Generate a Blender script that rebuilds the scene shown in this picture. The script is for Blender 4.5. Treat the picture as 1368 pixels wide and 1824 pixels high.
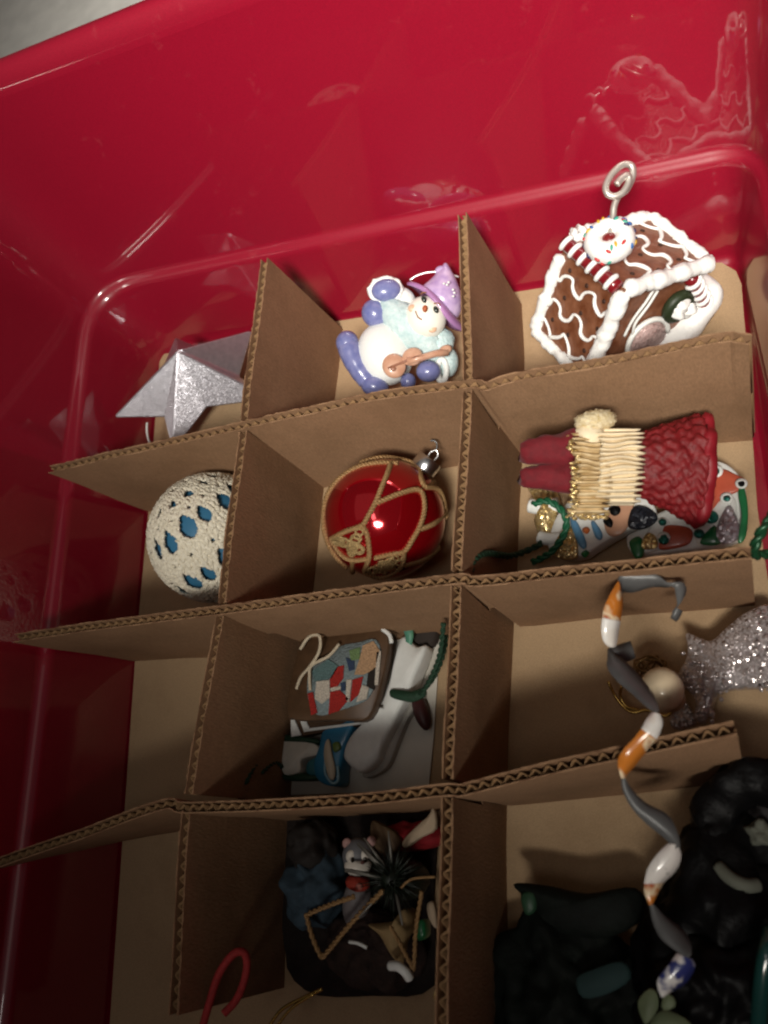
import bpy, math, random
from mathutils import Vector, Matrix, noise
random.seed(7)
scene = bpy.context.scene
COL = scene.collection
for o in list(bpy.data.objects):
    bpy.data.objects.remove(o)

# ------------------------------------------------------------------ camera
PW, PH, FPX = 1368.0, 1824.0, 1494.0968
CAM = Vector((0.193440687, -0.153199709, 0.311622897))
ROT = (0.400627483, 0.444807468, 0.0690881081)
MROT = (Matrix.Rotation(ROT[2], 3, 'Z') @ Matrix.Rotation(ROT[1], 3, 'Y') @ Matrix.Rotation(ROT[0], 3, 'X'))
cd = bpy.data.cameras.new('camera')
cam = bpy.data.objects.new('camera', cd)
COL.objects.link(cam)
cam.matrix_world = Matrix.Translation(CAM) @ MROT.to_4x4()
cd.sensor_fit = 'VERTICAL'
cd.sensor_height = 24.0
cd.lens = 24.0 * FPX / PH
cd.clip_start, cd.clip_end = 0.01, 50
cd.dof.use_dof = True
cd.dof.focus_distance = 0.34
cd.dof.aperture_fstop = 9.0
scene.camera = cam
scene.render.resolution_x, scene.render.resolution_y = 768, 1024

# ------------------------------------------------------------------ light
w = bpy.data.worlds.new('World'); scene.world = w; w.use_nodes = True
w.node_tree.nodes['Background'].inputs[0].default_value = (1.0, 0.93, 0.86, 1)
w.node_tree.nodes['Background'].inputs[1].default_value = 0.035
def area(name, loc, target, size, energy, col, sy=None, spread=None):
    l = bpy.data.lights.new(name, 'AREA')
    l.shape = 'RECTANGLE'; l.size = size; l.size_y = sy or size; l.energy = energy; l.color = col
    if spread: l.spread = math.radians(spread)
    o = bpy.data.objects.new(name, l); COL.objects.link(o)
    o.location = loc
    o.rotation_euler = (Vector(target) - Vector(loc)).to_track_quat('-Z', 'Y').to_euler()
    return o
def spot(name, loc, target, energy, col, ang, radius):
    l = bpy.data.lights.new(name, 'SPOT')
    l.energy = energy; l.color = col; l.spot_size = math.radians(ang); l.spot_blend = 1.0; l.shadow_soft_size = radius
    o = bpy.data.objects.new(name, l); COL.objects.link(o)
    o.location = loc
    o.rotation_euler = (Vector(target) - Vector(loc)).to_track_quat('-Z', 'Y').to_euler()
    return o
spot('reading_lamp', (0.32, -0.60, 1.05), (0.125, 0.30, 0.05), 170.0, (1.0, 0.95, 0.86), 34.2, 0.17)
area('ceiling_bounce', (-0.2, 0.1, 1.9), (0.05, 0.1, 0), 1.6, 1.0, (1.0, 0.90, 0.80))
area('window_light', (0.16, -0.42, 1.35), (0.05, -0.03, 0.03), 0.16, 0.7, (1.0, 0.93, 0.9), 0.30)
vs = scene.view_settings
vs.view_transform = 'Standard'; vs.look = 'None'; vs.exposure = 0.0; vs.gamma = 1.0
scene.render.engine = 'CYCLES'
scene.cycles.filter_width = 2.2

# ------------------------------------------------------------------ pixel helpers (photo pixels -> points on a known plane)
def ray(u, v):
    return MROT @ Vector(((u - PW/2)/FPX, -(v - PH/2)/FPX, -1.0))
def P(u, v, z):
    d = ray(u, v)
    return CAM + d * ((z - CAM.z)/d.z)
AX_R, AX_U, AX_N = MROT.col[0].copy(), MROT.col[1].copy(), MROT.col[2].copy()
class Fr:
    """local frame of one ornament: origin on the ray of (u,v) at height z, photo-pixel units"""
    def __init__(s, u, v, z, zx=0, zy=0, k=1.0):
        s.u, s.v, s.zx, s.zy, s.k = u, v, zx, zy, k
        s.O = P(u, v, z)
        s.s = (CAM - s.O).dot(AX_N)/FPX
    def px(s, a, b):                       # zoom-crop coordinates to photo pixels
        return (s.zx + a/s.k, s.zy + b/s.k)
    def __call__(s, a, b, n=0.0):          # a,b in crop coordinates, n towards viewer in crop units
        u, v = s.px(a, b)
        return s.O + AX_R*((u - s.u)*s.s) - AX_U*((v - s.v)*s.s) + AX_N*(n/s.k*s.s)
    def d(s, x):
        return x/s.k*s.s
    def dirv(s, a, b, n):
        return AX_R*a - AX_U*b + AX_N*n

# ------------------------------------------------------------------ materials
MATS = {}
def mat(name, col, rough=0.6, metal=0.0, var=0.12, vscale=120, bump=0.0, bscale=900, coat=0.0, spec=0.5, sheen=0.0,
        col2=None, trans=0.0, sub=0.0, ior=1.45, stretch=None, alpha=1.0):
    if name in MATS: return MATS[name]
    m = bpy.data.materials.new(name); m.use_nodes = True
    nt = m.node_tree; b = nt.nodes['Principled BSDF']
    tc = nt.nodes.new('ShaderNodeTexCoord')
    vec = tc.outputs['Object']
    if stretch:
        mp = nt.nodes.new('ShaderNodeMapping'); mp.inputs['Scale'].default_value = stretch
        nt.links.new(vec, mp.inputs['Vector']); vec = mp.outputs['Vector']
    nz = nt.nodes.new('ShaderNodeTexNoise'); nz.inputs['Scale'].default_value = vscale; nz.inputs['Detail'].default_value = 5
    nt.links.new(vec, nz.inputs['Vector'])
    rp = nt.nodes.new('ShaderNodeValToRGB')
    c2 = col2 or tuple(min(1, c*(1+var)) for c in col)
    c1 = col if col2 else tuple(c*(1-var) for c in col)
    rp.color_ramp.elements[0].position = 0.3; rp.color_ramp.elements[1].position = 0.7
    rp.color_ramp.elements[0].color = (*c1, 1); rp.color_ramp.elements[1].color = (*c2, 1)
    nt.links.new(nz.outputs['Fac'], rp.inputs['Fac'])
    nt.links.new(rp.outputs['Color'], b.inputs['Base Color'])
    b.inputs['Roughness'].default_value = rough; b.inputs['Metallic'].default_value = metal
    b.inputs['Coat Weight'].default_value = coat; b.inputs['Coat Roughness'].default_value = 0.08
    b.inputs['Specular IOR Level'].default_value = spec; b.inputs['Sheen Weight'].default_value = sheen
    b.inputs['Transmission Weight'].default_value = trans; b.inputs['IOR'].default_value = ior
    b.inputs['Subsurface Weight'].default_value = sub; b.inputs['Subsurface Scale'].default_value = 0.002
    b.inputs['Alpha'].default_value = alpha
    if bump:
        n2 = nt.nodes.new('ShaderNodeTexNoise'); n2.inputs['Scale'].default_value = bscale; n2.inputs['Detail'].default_value = 3
        nt.links.new(vec, n2.inputs['Vector'])
        bp = nt.nodes.new('ShaderNodeBump'); bp.inputs['Strength'].default_value = bump; bp.inputs['Distance'].default_value = 0.001
        nt.links.new(n2.outputs['Fac'], bp.inputs['Height']); nt.links.new(bp.outputs['Normal'], b.inputs['Normal'])
    MATS[name] = m
    return m
def glitter(name, col, col2, rough=0.25, metal=0.8, scale=1500, strength=0.9, **k):
    """voronoi cells each with its own tint and tilt"""
    if name in MATS: return MATS[name]
    m = mat(name, col, rough, metal, col2=col2, vscale=400, **k)
    nt = m.node_tree; b = nt.nodes['Principled BSDF']
    tc = nt.nodes.new('ShaderNodeTexCoord')
    vo = nt.nodes.new('ShaderNodeTexVoronoi'); vo.inputs['Scale'].default_value = scale
    nt.links.new(tc.outputs['Object'], vo.inputs['Vector'])
    sp = nt.nodes.new('ShaderNodeVectorMath'); sp.operation = 'SUBTRACT'; sp.inputs[1].default_value = (.5, .5, .5)
    nt.links.new(vo.outputs['Color'], sp.inputs[0])
    sc = nt.nodes.new('ShaderNodeVectorMath'); sc.operation = 'SCALE'; sc.inputs['Scale'].default_value = strength
    nt.links.new(sp.outputs[0], sc.inputs[0])
    ge = nt.nodes.new('ShaderNodeNewGeometry')
    ad = nt.nodes.new('ShaderNodeVectorMath'); ad.operation = 'ADD'
    nt.links.new(ge.outputs['Normal'], ad.inputs[0]); nt.links.new(sc.outputs[0], ad.inputs[1])
    no = nt.nodes.new('ShaderNodeVectorMath'); no.operation = 'NORMALIZE'
    nt.links.new(ad.outputs[0], no.inputs[0]); nt.links.new(no.outputs[0], b.inputs['Normal'])
    return m

RED = mat('red_plastic', (0.245, 0.003, 0.018), 0.40, var=0.14, vscale=2400, bump=0.05, bscale=2500, coat=1.0, spec=0.5)
MATS['red_plastic'].node_tree.nodes['Principled BSDF'].inputs['Coat Roughness'].default_value = 0.03
MATS['red_plastic'].node_tree.nodes['Principled BSDF'].inputs['Coat IOR'].default_value = 1.65
def wear(m, lo, hi, scale, dark, amount):
    '''stains and rubbed patches over a material's own colour'''
    nt = m.node_tree; bs = nt.nodes['Principled BSDF']; src = bs.inputs['Base Color'].links[0].from_socket
    tc = nt.nodes.new('ShaderNodeTexCoord'); nz = nt.nodes.new('ShaderNodeTexNoise')
    nz.inputs['Scale'].default_value = scale; nz.inputs['Detail'].default_value = 8; nz.inputs['Roughness'].default_value = .7
    nt.links.new(tc.outputs['Object'], nz.inputs['Vector'])
    mr = nt.nodes.new('ShaderNodeMapRange'); mr.inputs[1].default_value = lo; mr.inputs[2].default_value = hi; mr.inputs[4].default_value = amount
    nt.links.new(nz.outputs['Fac'], mr.inputs[0])
    mx = nt.nodes.new('ShaderNodeMix'); mx.data_type = 'RGBA'; mx.inputs[7].default_value = (*dark, 1)
    nt.links.new(mr.outputs[0], mx.inputs[0]); nt.links.new(src, mx.inputs[6]); nt.links.new(mx.outputs[2], bs.inputs['Base Color'])
    return m
CARD = mat('cardboard', (0.272, 0.158, 0.088), 0.85, var=0.15, vscale=1800, bump=0.2, bscale=1300, spec=0.2, stretch=(1, 1, .35))
CARDL = mat('cardboard_pale', (0.40, 0.275, 0.160), 0.85, var=0.12, vscale=1800, bump=0.12, bscale=1300, spec=0.2)
CARDF = mat('cardboard_flute', (0.22, 0.13, 0.065), 0.9, var=0.15, vscale=200, spec=0.1)
wear(CARD, .46, .72, 22, (0.15, 0.083, 0.042), .55)
wear(CARDL, .50, .75, 28, (0.24, 0.15, 0.08), .5)
wear(RED, .62, .74, 90, (0.34, 0.05, 0.06), .35)
FLOORM = mat('beige_carpet', (0.86, 0.84, 0.79), 0.95, var=0.08, vscale=60, bump=0.3, bscale=500, spec=0.1)
WHITE = mat('white_icing', (0.82, 0.82, 0.80), 0.45, var=0.03, vscale=300, bump=0.25, bscale=700)
WPAINT = mat('white_paint', (0.74, 0.75, 0.72), 0.45, var=0.05, vscale=300)
GINGER = mat('gingerbread', (0.12, 0.036, 0.014), 0.3, col2=(0.23, 0.095, 0.05), vscale=260, bump=0.25, bscale=900)
CHOC = mat('dark_hole', (0.035, 0.012, 0.006), 0.6)
CANDY = mat('candy_red', (0.17, 0.008, 0.012), 0.25, coat=0.4)
SILVER = glitter('silver_glitter', (0.40, 0.39, 0.43), (0.50, 0.49, 0.53), 0.32, 0.8, 2600, 0.14)
GOLD = mat('gold_cord', (0.34, 0.20, 0.085), 0.5, 0.3, var=0.25, vscale=1500, bump=0.4, bscale=3000)
GOLDG = glitter('gold_glitter', (0.60, 0.40, 0.12), (0.85, 0.70, 0.40), 0.3, 0.7, 1600, 0.9)
METAL = mat('silver_metal', (0.72, 0.74, 0.76), 0.22, 1.0, var=0.04)
WIRE = mat('grey_wire', (0.62, 0.58, 0.53), 0.35, 0.7, var=0.1)
GLASSRED = mat('red_glass', (0.46, 0.003, 0.010), 0.10, 0.72, var=0.02, coat=1.0)
BLACK = mat('black_vinyl', (0.0035, 0.0032, 0.0035), 0.5, spec=.16, var=0.3, bump=.3, bscale=600)
DARKG = mat('dark_green_cord', (0.012, 0.045, 0.022), 0.6, var=0.3, vscale=1500, bump=0.5, bscale=2500)
CREAM = mat('cream_paper', (0.78, 0.66, 0.46), 0.7, var=0.07, vscale=200)

# ------------------------------------------------------------------ mesh helpers
class MB:
    def __init__(s): s.v, s.f = [], []
    def add(s, vs, fs):
        k = len(s.v); s.v += [Vector(x) for x in vs]; s.f += [tuple(i+k for i in f) for f in fs]
        return s
    def rings(s, rings, closed=True, cap0=True, cap1=True):
        n = len(rings[0]); vs = [p for r in rings for p in r]; fs = []
        for i in range(len(rings)-1):
            for j in range(n if closed else n-1):
                a, b = i*n+j, i*n+(j+1) % n
                fs.append((a, b, b+n, a+n))
        if cap0: fs.append(tuple(reversed(range(n))))
        if cap1: fs.append(tuple(range((len(rings)-1)*n, len(rings)*n)))
        return s.add(vs, fs)
    def tube(s, pts, r, seg=8, closed=False, caps=True):
        pts = [Vector(p) for p in pts]; n = len(pts); rings = []; up = None
        for i, p in enumerate(pts):
            if closed: t = pts[(i+1) % n] - pts[i-1]
            else: t = pts[min(i+1, n-1)] - pts[max(i-1, 0)]
            if t.length < 1e-9: t = Vector((0, 0, 1))
            t.normalize()
            if up is None: up = t.orthogonal().normalized()
            else:
                up = up - t*up.dot(t)
                up = up.normalized() if up.length > 1e-6 else t.orthogonal().normalized()
            q = t.cross(up); rr = r[i] if isinstance(r, (list, tuple)) else r
            rings.append([p + (up*math.cos(2*math.pi*k/seg) + q*math.sin(2*math.pi*k/seg))*rr for k in range(seg)])
        if closed: rings.append(rings[0]); caps = False
        return s.rings(rings, True, caps, caps)
    def ell(s, c, ax, ay, az, su=20, sv=12, fn=None):
        c = Vector(c); rings = []
        for i in range(1, sv):
            t = math.pi*i/sv; row = []
            for j in range(su):
                a = 2*math.pi*j/su
                d = Vector((math.sin(t)*math.cos(a), math.sin(t)*math.sin(a), math.cos(t)))
                k = fn(d) if fn else 1
                row.append(c + (ax*d.x + ay*d.y + az*d.z)*k)
            rings.append(row)
        vs = [p for r in rings for p in r]; n = su; fs = []
        for i in range(len(rings)-1):
            for j in range(n):
                a, b = i*n+j, i*n+(j+1) % n
                fs.append((a, a+n, b+n, b))
        top, bot = len(vs), len(vs)+1
        vs += [c + az*(fn(Vector((0, 0, 1))) if fn else 1), c - az*(fn(Vector((0, 0, -1))) if fn else 1)]
        m = (len(rings)-1)*n
        for j in range(n):
            fs.append((top, j, (j+1) % n)); fs.append((bot, m+(j+1) % n, m+j))
        return s.add(vs, fs)
    def slab(s, pts, thick, up=Vector((0, 0, 1)), bev=0.0, puff=0.0):
        """solid from a flat outline: bottom at pts, top along up by thick, rounded rim"""
        pts = [Vector(p) for p in pts]; c = sum(pts, Vector())/len(pts); up = up.normalized()
        def ring(k, h): return [c + (p-c)*k + up*h for p in pts]
        R = max((p-c).length for p in pts)
        b = bev/R if R else 0
        rs = [ring(1-b, 0), ring(1, min(bev, thick*.4)), ring(1, thick-min(bev, thick*.4)), ring(1-b, thick)]
        if puff:
            for k in (.75, .5, .25): rs.append(ring((1-b)*k, thick+puff*(1-k*k)))
        return s.rings(rs)
    def crumple(s, amp, scale, seed=0):
        c = sum(s.v, Vector())/len(s.v)
        for i, p in enumerate(s.v):
            q = p*scale+Vector((seed*7.3, seed*3.1, 0)); d = (p-c)
            if d.length > 1e-6: d.normalize()
            k = noise.noise(q)+.5*noise.noise(q*2.3)-1.1*abs(noise.noise(q*1.4+Vector((5, 2, 1))))
            s.v[i] = p+(d*.6+Vector((0, 0, .4)))*(amp*k) if p.z > .0015 else p
        return s
    def build(s, name, m, parent=None, smooth=True, base=None, solid=0.0, sub=0, auto=None):
        me = bpy.data.meshes.new(name)
        off = Vector(parent['_w']) if parent is not None else Vector(base if base is not None else s.basept())
        me.from_pydata([tuple(p-off) for p in s.v], [], s.f)
        me.update()
        if smooth:
            me.polygons.foreach_set('use_smooth', [True]*len(me.polygons))
        o = bpy.data.objects.new(name, me); COL.objects.link(o)
        me.materials.append(m)
        if parent is not None:
            o.parent = parent; o['_w'] = tuple(off)
        else:
            o.location = off; o['_w'] = tuple(off)
        if solid:
            sm = o.modifiers.new('Solidify', 'SOLIDIFY'); sm.thickness = solid; sm.offset = 0
        if sub:
            sm = o.modifiers.new('Subsurf', 'SUBSURF'); sm.levels = sub; sm.render_levels = sub
        if auto and smooth:
            me.set_sharp_from_angle(angle=math.radians(auto))
        return o
    def basept(s):
        xs = [p.x for p in s.v]; ys = [p.y for p in s.v]; zs = [p.z for p in s.v]
        return Vector(((min(xs)+max(xs))/2, (min(ys)+max(ys))/2, min(zs)))
def thing(name, label, cat, loc, group=None):
    o = bpy.data.objects.new(name, None); COL.objects.link(o)
    o.empty_display_size = 0.01
    o.location = loc; o['_w'] = tuple(loc); o['label'] = label; o['category'] = cat
    if group: o['group'] = group
    return o
def tag(o, label, cat, group=None):
    o['label'] = label; o['category'] = cat
    if group: o['group'] = group
    return o
def spline(pts, n=8, closed=False):
    pts = [Vector(p) for p in pts]; out = []; m = len(pts)
    rng = range(m) if closed else range(m-1)
    for i in rng:
        if closed: a, b, c, d = pts[i-1], pts[i], pts[(i+1) % m], pts[(i+2) % m]
        else: a, b, c, d = pts[max(i-1, 0)], pts[i], pts[i+1], pts[min(i+2, m-1)]
        for k in range(n):
            t = k/n
            out.append(0.5*((2*b) + (c-a)*t + (2*a-5*b+4*c-d)*t*t + (3*b-a-3*c+d)*t*t*t))
    if not closed: out.append(pts[-1])
    return out
def resample(pts, step):
    L = [0]
    for a, b in zip(pts, pts[1:]): L.append(L[-1]+(b-a).length)
    n = max(2, int(L[-1]/step)); out = []; j = 0
    for i in range(n+1):
        t = L[-1]*i/n
        while j < len(L)-2 and L[j+1] < t: j += 1
        k = (t-L[j])/max(1e-9, L[j+1]-L[j])
        out.append(pts[j].lerp(pts[j+1], k))
    return out
def rope(mb, pts, r, strands=2, pitch=None, closed=False, seg=6):
    """twisted cord: helical strands round the path"""
    pitch = pitch or r*5
    pts = resample(spline(pts, 6, closed) + ([Vector(pts[0])] if closed else []), pitch/7)
    for st in range(strands):
        out = []; up = None; L = 0
        for i, p in enumerate(pts):
            t = (pts[min(i+1, len(pts)-1)]-pts[max(i-1, 0)]).normalized()
            if up is None: up = t.orthogonal().normalized()
            else: up = (up - t*up.dot(t)).normalized()
            if i: L += (p-pts[i-1]).length
            a = 2*math.pi*(L/pitch + st/strands); q = t.cross(up)
            out.append(p + (up*math.cos(a)+q*math.sin(a))*r*0.5)
        mb.tube(out, r*0.62, seg)
    return mb
def ballmesh(c, r, su=24, sv=16, fn=None):
    return MB().ell(c, Vector((r, 0, 0)), Vector((0, r, 0)), Vector((0, 0, r)), su, sv, fn)
def lump(c, r, amp=.15, fr=3.0, seed=0):
    rnd = random.Random(seed); ph = [rnd.uniform(0, 6.3) for _ in range(6)]
    def fn(d):
        return 1+amp*(math.sin(d.x*fr+ph[0])*math.sin(d.y*fr*1.3+ph[1])+.5*math.sin(d.z*fr*2.1+ph[2]+d.x*fr)+.35*math.sin(d.y*fr*3.3+ph[3]))
    return ballmesh(c, r, 20, 12, fn)

# ------------------------------------------------------------------ setting: floor under the bin
FZ = -0.0075
fl = MB().add([(-3, -3, FZ), (3, -3, FZ), (3, 3, FZ), (-3, 3, FZ)], [(0, 1, 2, 3)]).build('floor', FLOORM, smooth=False, base=(0, 0, FZ))
fl['kind'] = 'structure'

# ------------------------------------------------------------------ red storage bin
def lerp2(p, q, t): return (p[0]+(q[0]-p[0])*t, p[1]+(q[1]-p[1])*t)
CORN = [(-0.1290, 0.1135), (0.2000, 0.0900), (0.2120, -0.2600), (-0.0840, -0.2600)]   # BL BR FR FL at the step
def bin_ring(d, z, rad):
    """outline of the bin offset outward by d, rounded corners"""
    n = 4; lines = []
    for i in range(n):
        a, b = Vector(CORN[i]), Vector(CORN[(i+1) % n]); t = (b-a).normalized(); nn = Vector((-t.y, t.x))
        lines.append((a+nn*d, t))
    pts = []
    for i in range(n):
        (a, t0), (b, t1) = lines[i-1], lines[i]
        den = t0.x*t1.y-t0.y*t1.x
        k = ((b.x-a.x)*t1.y-(b.y-a.y)*t1.x)/den
        c = a+t0*k
        r = max(0.002, rad[i]+d)
        p0, p2 = c-t0*r, c+t1*r
        for j in range(13):
            s = j/12
            q = p0*(1-s)**2 + c*(2*s*(1-s)) + p2*s*s
            pts.append(Vector((q.x, q.y, z)))
        e = Vector(CORN[(i+1) % n])
        for j in range(1, 6):      # straight run subdivided
            pass
    return pts
RAD = (0.034, 0.015, 0.03, 0.03)
binb = thing('storage_bin', 'red glossy plastic storage bin holding the cardboard dividers and ornaments', 'storage bin', (0.05, -0.08, FZ))
prof_in = [(-0.0130, -0.0040), (-0.0112, -0.0030), (-0.0100, -0.0008), (-0.0092, 0.003), (-0.0016, 0.0405), (-0.0010, 0.0425), (0.0002, 0.0438),
           (0.0012, 0.0444), (0.0022, 0.0449), (0.0030, 0.0458), (0.0035, 0.0475), (0.0175, 0.1480)]
prof_rim = [(0.0175, 0.1480), (0.0185, 0.1525), (0.0202, 0.1560), (0.0225, 0.1580), (0.0255, 0.1585), (0.0280, 0.1572), (0.0295, 0.1545), (0.0302, 0.1500), (0.0306, 0.1380), (0.0286, 0.1375)]
prof_out = [(0.0286, 0.1375), (0.0210, 0.1380), (0.0090, 0.0420), (-0.0050, -0.0050), (-0.0100, -0.0070)]
MB().rings([bin_ring(d, z, RAD) for d, z in prof_in], True, False, False).build('inner_wall', RED, binb, auto=60)
MB().rings([bin_ring(d, z, RAD) for d, z in prof_rim], True, False, False).build('rim', RED, binb)
MB().rings([bin_ring(d, z, RAD) for d, z in prof_out], True, False, False).build('outer_wall', RED, binb)
MB().rings([bin_ring(-0.0130, -0.0040, RAD), bin_ring(-0.0100, -0.0070, RAD)], True, True, True).build('base', RED, binb, smooth=False)

# ------------------------------------------------------------------ cardboard sheet on the bottom
cs = [(-0.1148, 0.0957), (-0.0008, 0.0912), (0.0958, 0.0846), (0.176, 0.0785), (0.1835, 0.0765), (0.1885, 0.071), (0.1900, 0.064), (0.1895, 0.045),
      (0.1870, -0.032), (0.1880, -0.060), (0.194, -0.085), (0.196, -0.13), (0.197, -0.2430), (0.06, -0.2430), (-0.0735, -0.2430), (-0.0959, -0.0704), (-0.1030, 0.0)]
sheet = thing('cardboard_sheet', 'flat brown cardboard sheet lying on the bottom of the red bin', 'cardboard sheet', (0.04, -0.06, -0.0038))
ring0 = [Vector((x, y, -0.0004)) for x, y in cs]; ring1 = [Vector((x, y, 0.0)) for x, y in cs]
MB().rings([ring0, ring1]).build('top_liner', CARDL, sheet, smooth=False)
MB().rings([[Vector((x, y, -0.0038)) for x, y in cs], [Vector((x, y, -0.0034)) for x, y in cs]]).build('bottom_liner', CARDL, sheet, smooth=False)
fm = MB(); cx = sum(x for x, y in cs)/len(cs); cy = sum(y for x, y in cs)/len(cs)
for sgn in (1,):
    edge = resample([Vector((cx+(x-cx)*.994, cy+(y-cy)*.994, 0)) for x, y in cs+[cs[0]]], 0.0009)
    fm.rings([[p+Vector((0, 0, -0.0034)) for p in edge], [p+Vector((0, 0, -0.0019+0.0006*math.sin(i*1.5))) for i, p in enumerate(edge)], [p+Vector((0, 0, -0.0004)) for p in edge]], True, False, False)
fm.build('fluting', CARDF, sheet)

# ------------------------------------------------------------------ corrugated dividers
DH = 0.0638
TH = 0.0038
def divider(top, bot, label, zt, slots, slot_low, bow=0.0, seed=0):
    """corrugated board standing on the sheet: two liners and a wavy fluting between them.
    top/bot: plan polylines of the upper and lower edge, slots: arc fractions cut out, slot_low: cut in the lower half"""
    rnd = random.Random(seed)
    tp = resample(spline([Vector((x, y, 0)) for x, y in top], 10), 0.00045)
    n = len(tp)
    bp0 = spline([Vector((x, y, 0)) for x, y in bot], 10)
    L = sum((b-a).length for a, b in zip(bp0, bp0[1:]))
    bp = resample(bp0, L/(n-1))
    while len(bp) < n: bp.append(bp[-1])
    bp = bp[:n]
    nor = []
    for i in range(n):
        t = (tp[min(i+4, n-1)]-tp[max(i-4, 0)]).normalized()
        nor.append(Vector((-t.y, t.x, 0)))
    ph = rnd.uniform(0, 6)
    def pos(i, k, off):      # k: 0 bottom .. 1 top
        z = k*(zt + 0.0003*math.sin(i*0.011+ph) + 0.00018*math.sin(i*0.047+2*ph))
        p = bp[i].lerp(tp[i], k)
        return Vector((p.x, p.y, z)) + nor[i]*(off + bow*math.sin(k*math.pi) + 0.0006*noise.noise(Vector((i*.012, k*2, seed*5))))
    ivs = []
    cuts = sorted((int(a*(n-1)) for a in slots))
    hw = int(0.0029/0.00045)
    a = 0
    segs = []
    for c in cuts:
        segs.append((a, c-hw)); a = c+hw
    segs.append((a, n-1))
    halves = [((0.0, 0.5), segs if slot_low else [(0, n-1)]), ((0.5, 1.0), [(0, n-1)] if slot_low else segs)]
    mid = tp[n//2]
    root = thing('cardboard_divider', label, 'divider', (mid.x, mid.y, 0.0), 'corrugated cardboard dividers')
    h = TH/2
    for sgn in (1, -1):
        mb = MB()
        for (k0, k1), sg in halves:
            for (i0, i1) in sg:
                if i1-i0 < 2: continue
                idx = list(range(i0, i1, 4))+[i1]
                ks = [k0, k0*.67+k1*.33, k0*.33+k1*.67, k1]
                # torn, slightly furry outline at the very top
                rows = []
                for k in ks: rows.append([pos(i, k, sgn*h)+Vector((0, 0, (rnd.uniform(-1, 1)*0.0003 + 0.0005*noise.noise(Vector((i*.03, seed*9+sgn, 0)))) if k == 1 else 0)) for i in idx])
                inn = []
                for k in reversed(ks): inn.append([pos(i, k, sgn*(h-0.00045)) for i in idx])
                rr = rows+inn+[rows[0]]
                m = len(idx)
                mb.rings(rr, False, False, False)
                # end caps
                e0 = [r[0] for r in rows+inn]; e1 = [r[-1] for r in rows+inn]
                mb.add(e0, [tuple(range(len(e0)))]); mb.add(e1, [tuple(reversed(range(len(e1))))])
        mb.build('liner', CARD, root, smooth=False)
    mb = MB(); pitch = 0.0041
    step = 0.00045
    for (k0, k1), sg in halves:
        for (i0, i1) in sg:
            if i1-i0 < 2: continue
            A, B = [], []
            for i in range(i0, i1+1):
                a = 2*math.pi*i*step/pitch
                off = (h-0.0006)*(.80+.20*noise.noise(Vector((i*.02, seed, 3))))*math.sin(a+0.5*math.sin(i*.02+ph)+.3*math.sin(i*.0071))
                topk = k1 if k1 < 1 else 0.984
                A.append(pos(i, topk, off)); B.append(pos(i, k0, off))
            mb.rings([B, A], False, False, False)
    mb.build('fluting', CARDF, root, smooth=True, solid=0.00035)
    return root
def pp(L, z): return [tuple(P(u, v, z)[:2]) for u, v in L]
V1t = [(-0.0006, 0.0835), (0.0, 0.0005), (0.0008, -0.0771), (-0.0015, -0.1460), (0.0048, -0.2095)]
V1b = [(0.0030, 0.0853), (0.0022, 0.041), (0.0010, 0.0003), (0.0005, -0.0771), (0.0, -0.146), (0.0045, -0.2085)]
V2t = [(0.0930, 0.0795), (0.0962, 0.030), (0.0976, 0.0008), (0.0957, -0.072), (0.0950, -0.1382), (0.0955, -0.2100)]
V2b = [(0.0965, 0.0770), (0.0978, 0.0424), (0.0970, 0.0015), (0.0938, -0.0715), (0.0915, -0.1377), (0.093, -0.2100)]
H1t = [(-0.1062, -0.0050), (-0.05, -0.002), (-0.0004, 0.0005), (0.05, 0.0025), (0.0965, 0.0012), (0.1045, -0.0014), (0.115, 0.000), (0.150, 0.0002), (0.183, 0.0010), (0.1880, -0.0002), (0.1915, -0.0014)]
H1b = [(-0.1033, 0.0001), (0.001, 0.0003), (0.0970, 0.0022), (0.1885, -0.0040)]
H2t = [(-0.1039, -0.0839), (-0.05, -0.080), (0.0008, -0.0775), (0.05, -0.0745), (0.0957, -0.0722), (0.103, -0.0735), (0.14, -0.0725), (0.1855, -0.0711)]
H2b = [(-0.0955, -0.079), (0.0008, -0.0770), (0.0935, -0.0712), (0.1830, -0.0672)]
H3t = [(-0.0900, -0.1722), (-0.05, -0.1594), (-0.012, -0.1470), (-0.0015, -0.1476), (0.05, -0.1440), (0.0940, -0.1386), (0.101, -0.1382), (0.14, -0.128), (0.1773, -0.1199)]
H3b = [(-0.086, -0.160), (-0.012, -0.147), (0.0, -0.1470), (0.0920, -0.1378), (0.1745, -0.1265)]
def frac(path, q):
    pts = [Vector((x, y, 0)) for x, y in path]; best = None; L = 0; tot = sum((b-a).length for a, b in zip(pts, pts[1:]))
    for a, b in zip(pts, pts[1:]):
        for k in range(21):
            p = a.lerp(b, k/20); d = (p-Vector((q[0], q[1], 0))).length
            if best is None or d < best[0]: best = (d, L+(b-a).length*k/20)
        L += (b-a).length
    return best[1]/tot
X = {('V1', 'H1'): (0, 0.0005), ('V1', 'H2'): (0.0008, -0.0773), ('V1', 'H3'): (-0.0012, -0.1473),
     ('V2', 'H1'): (0.0975, 0.001), ('V2', 'H2'): (0.0956, -0.0722), ('V2', 'H3'): (0.0948, -0.1386)}
divider(V1t, V1b, 'lengthwise cardboard divider standing between the silver star and the snowman', DH-0.0005, [frac(V1t, X[('V1', h)]) for h in ('H1', 'H2', 'H3')], False, seed=1)
divider(V2t, V2b, 'lengthwise cardboard divider standing between the snowman and the gingerbread house', DH-0.0005, [frac(V2t, X[('V2', h)]) for h in ('H1', 'H2', 'H3')], False, seed=2)
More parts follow.
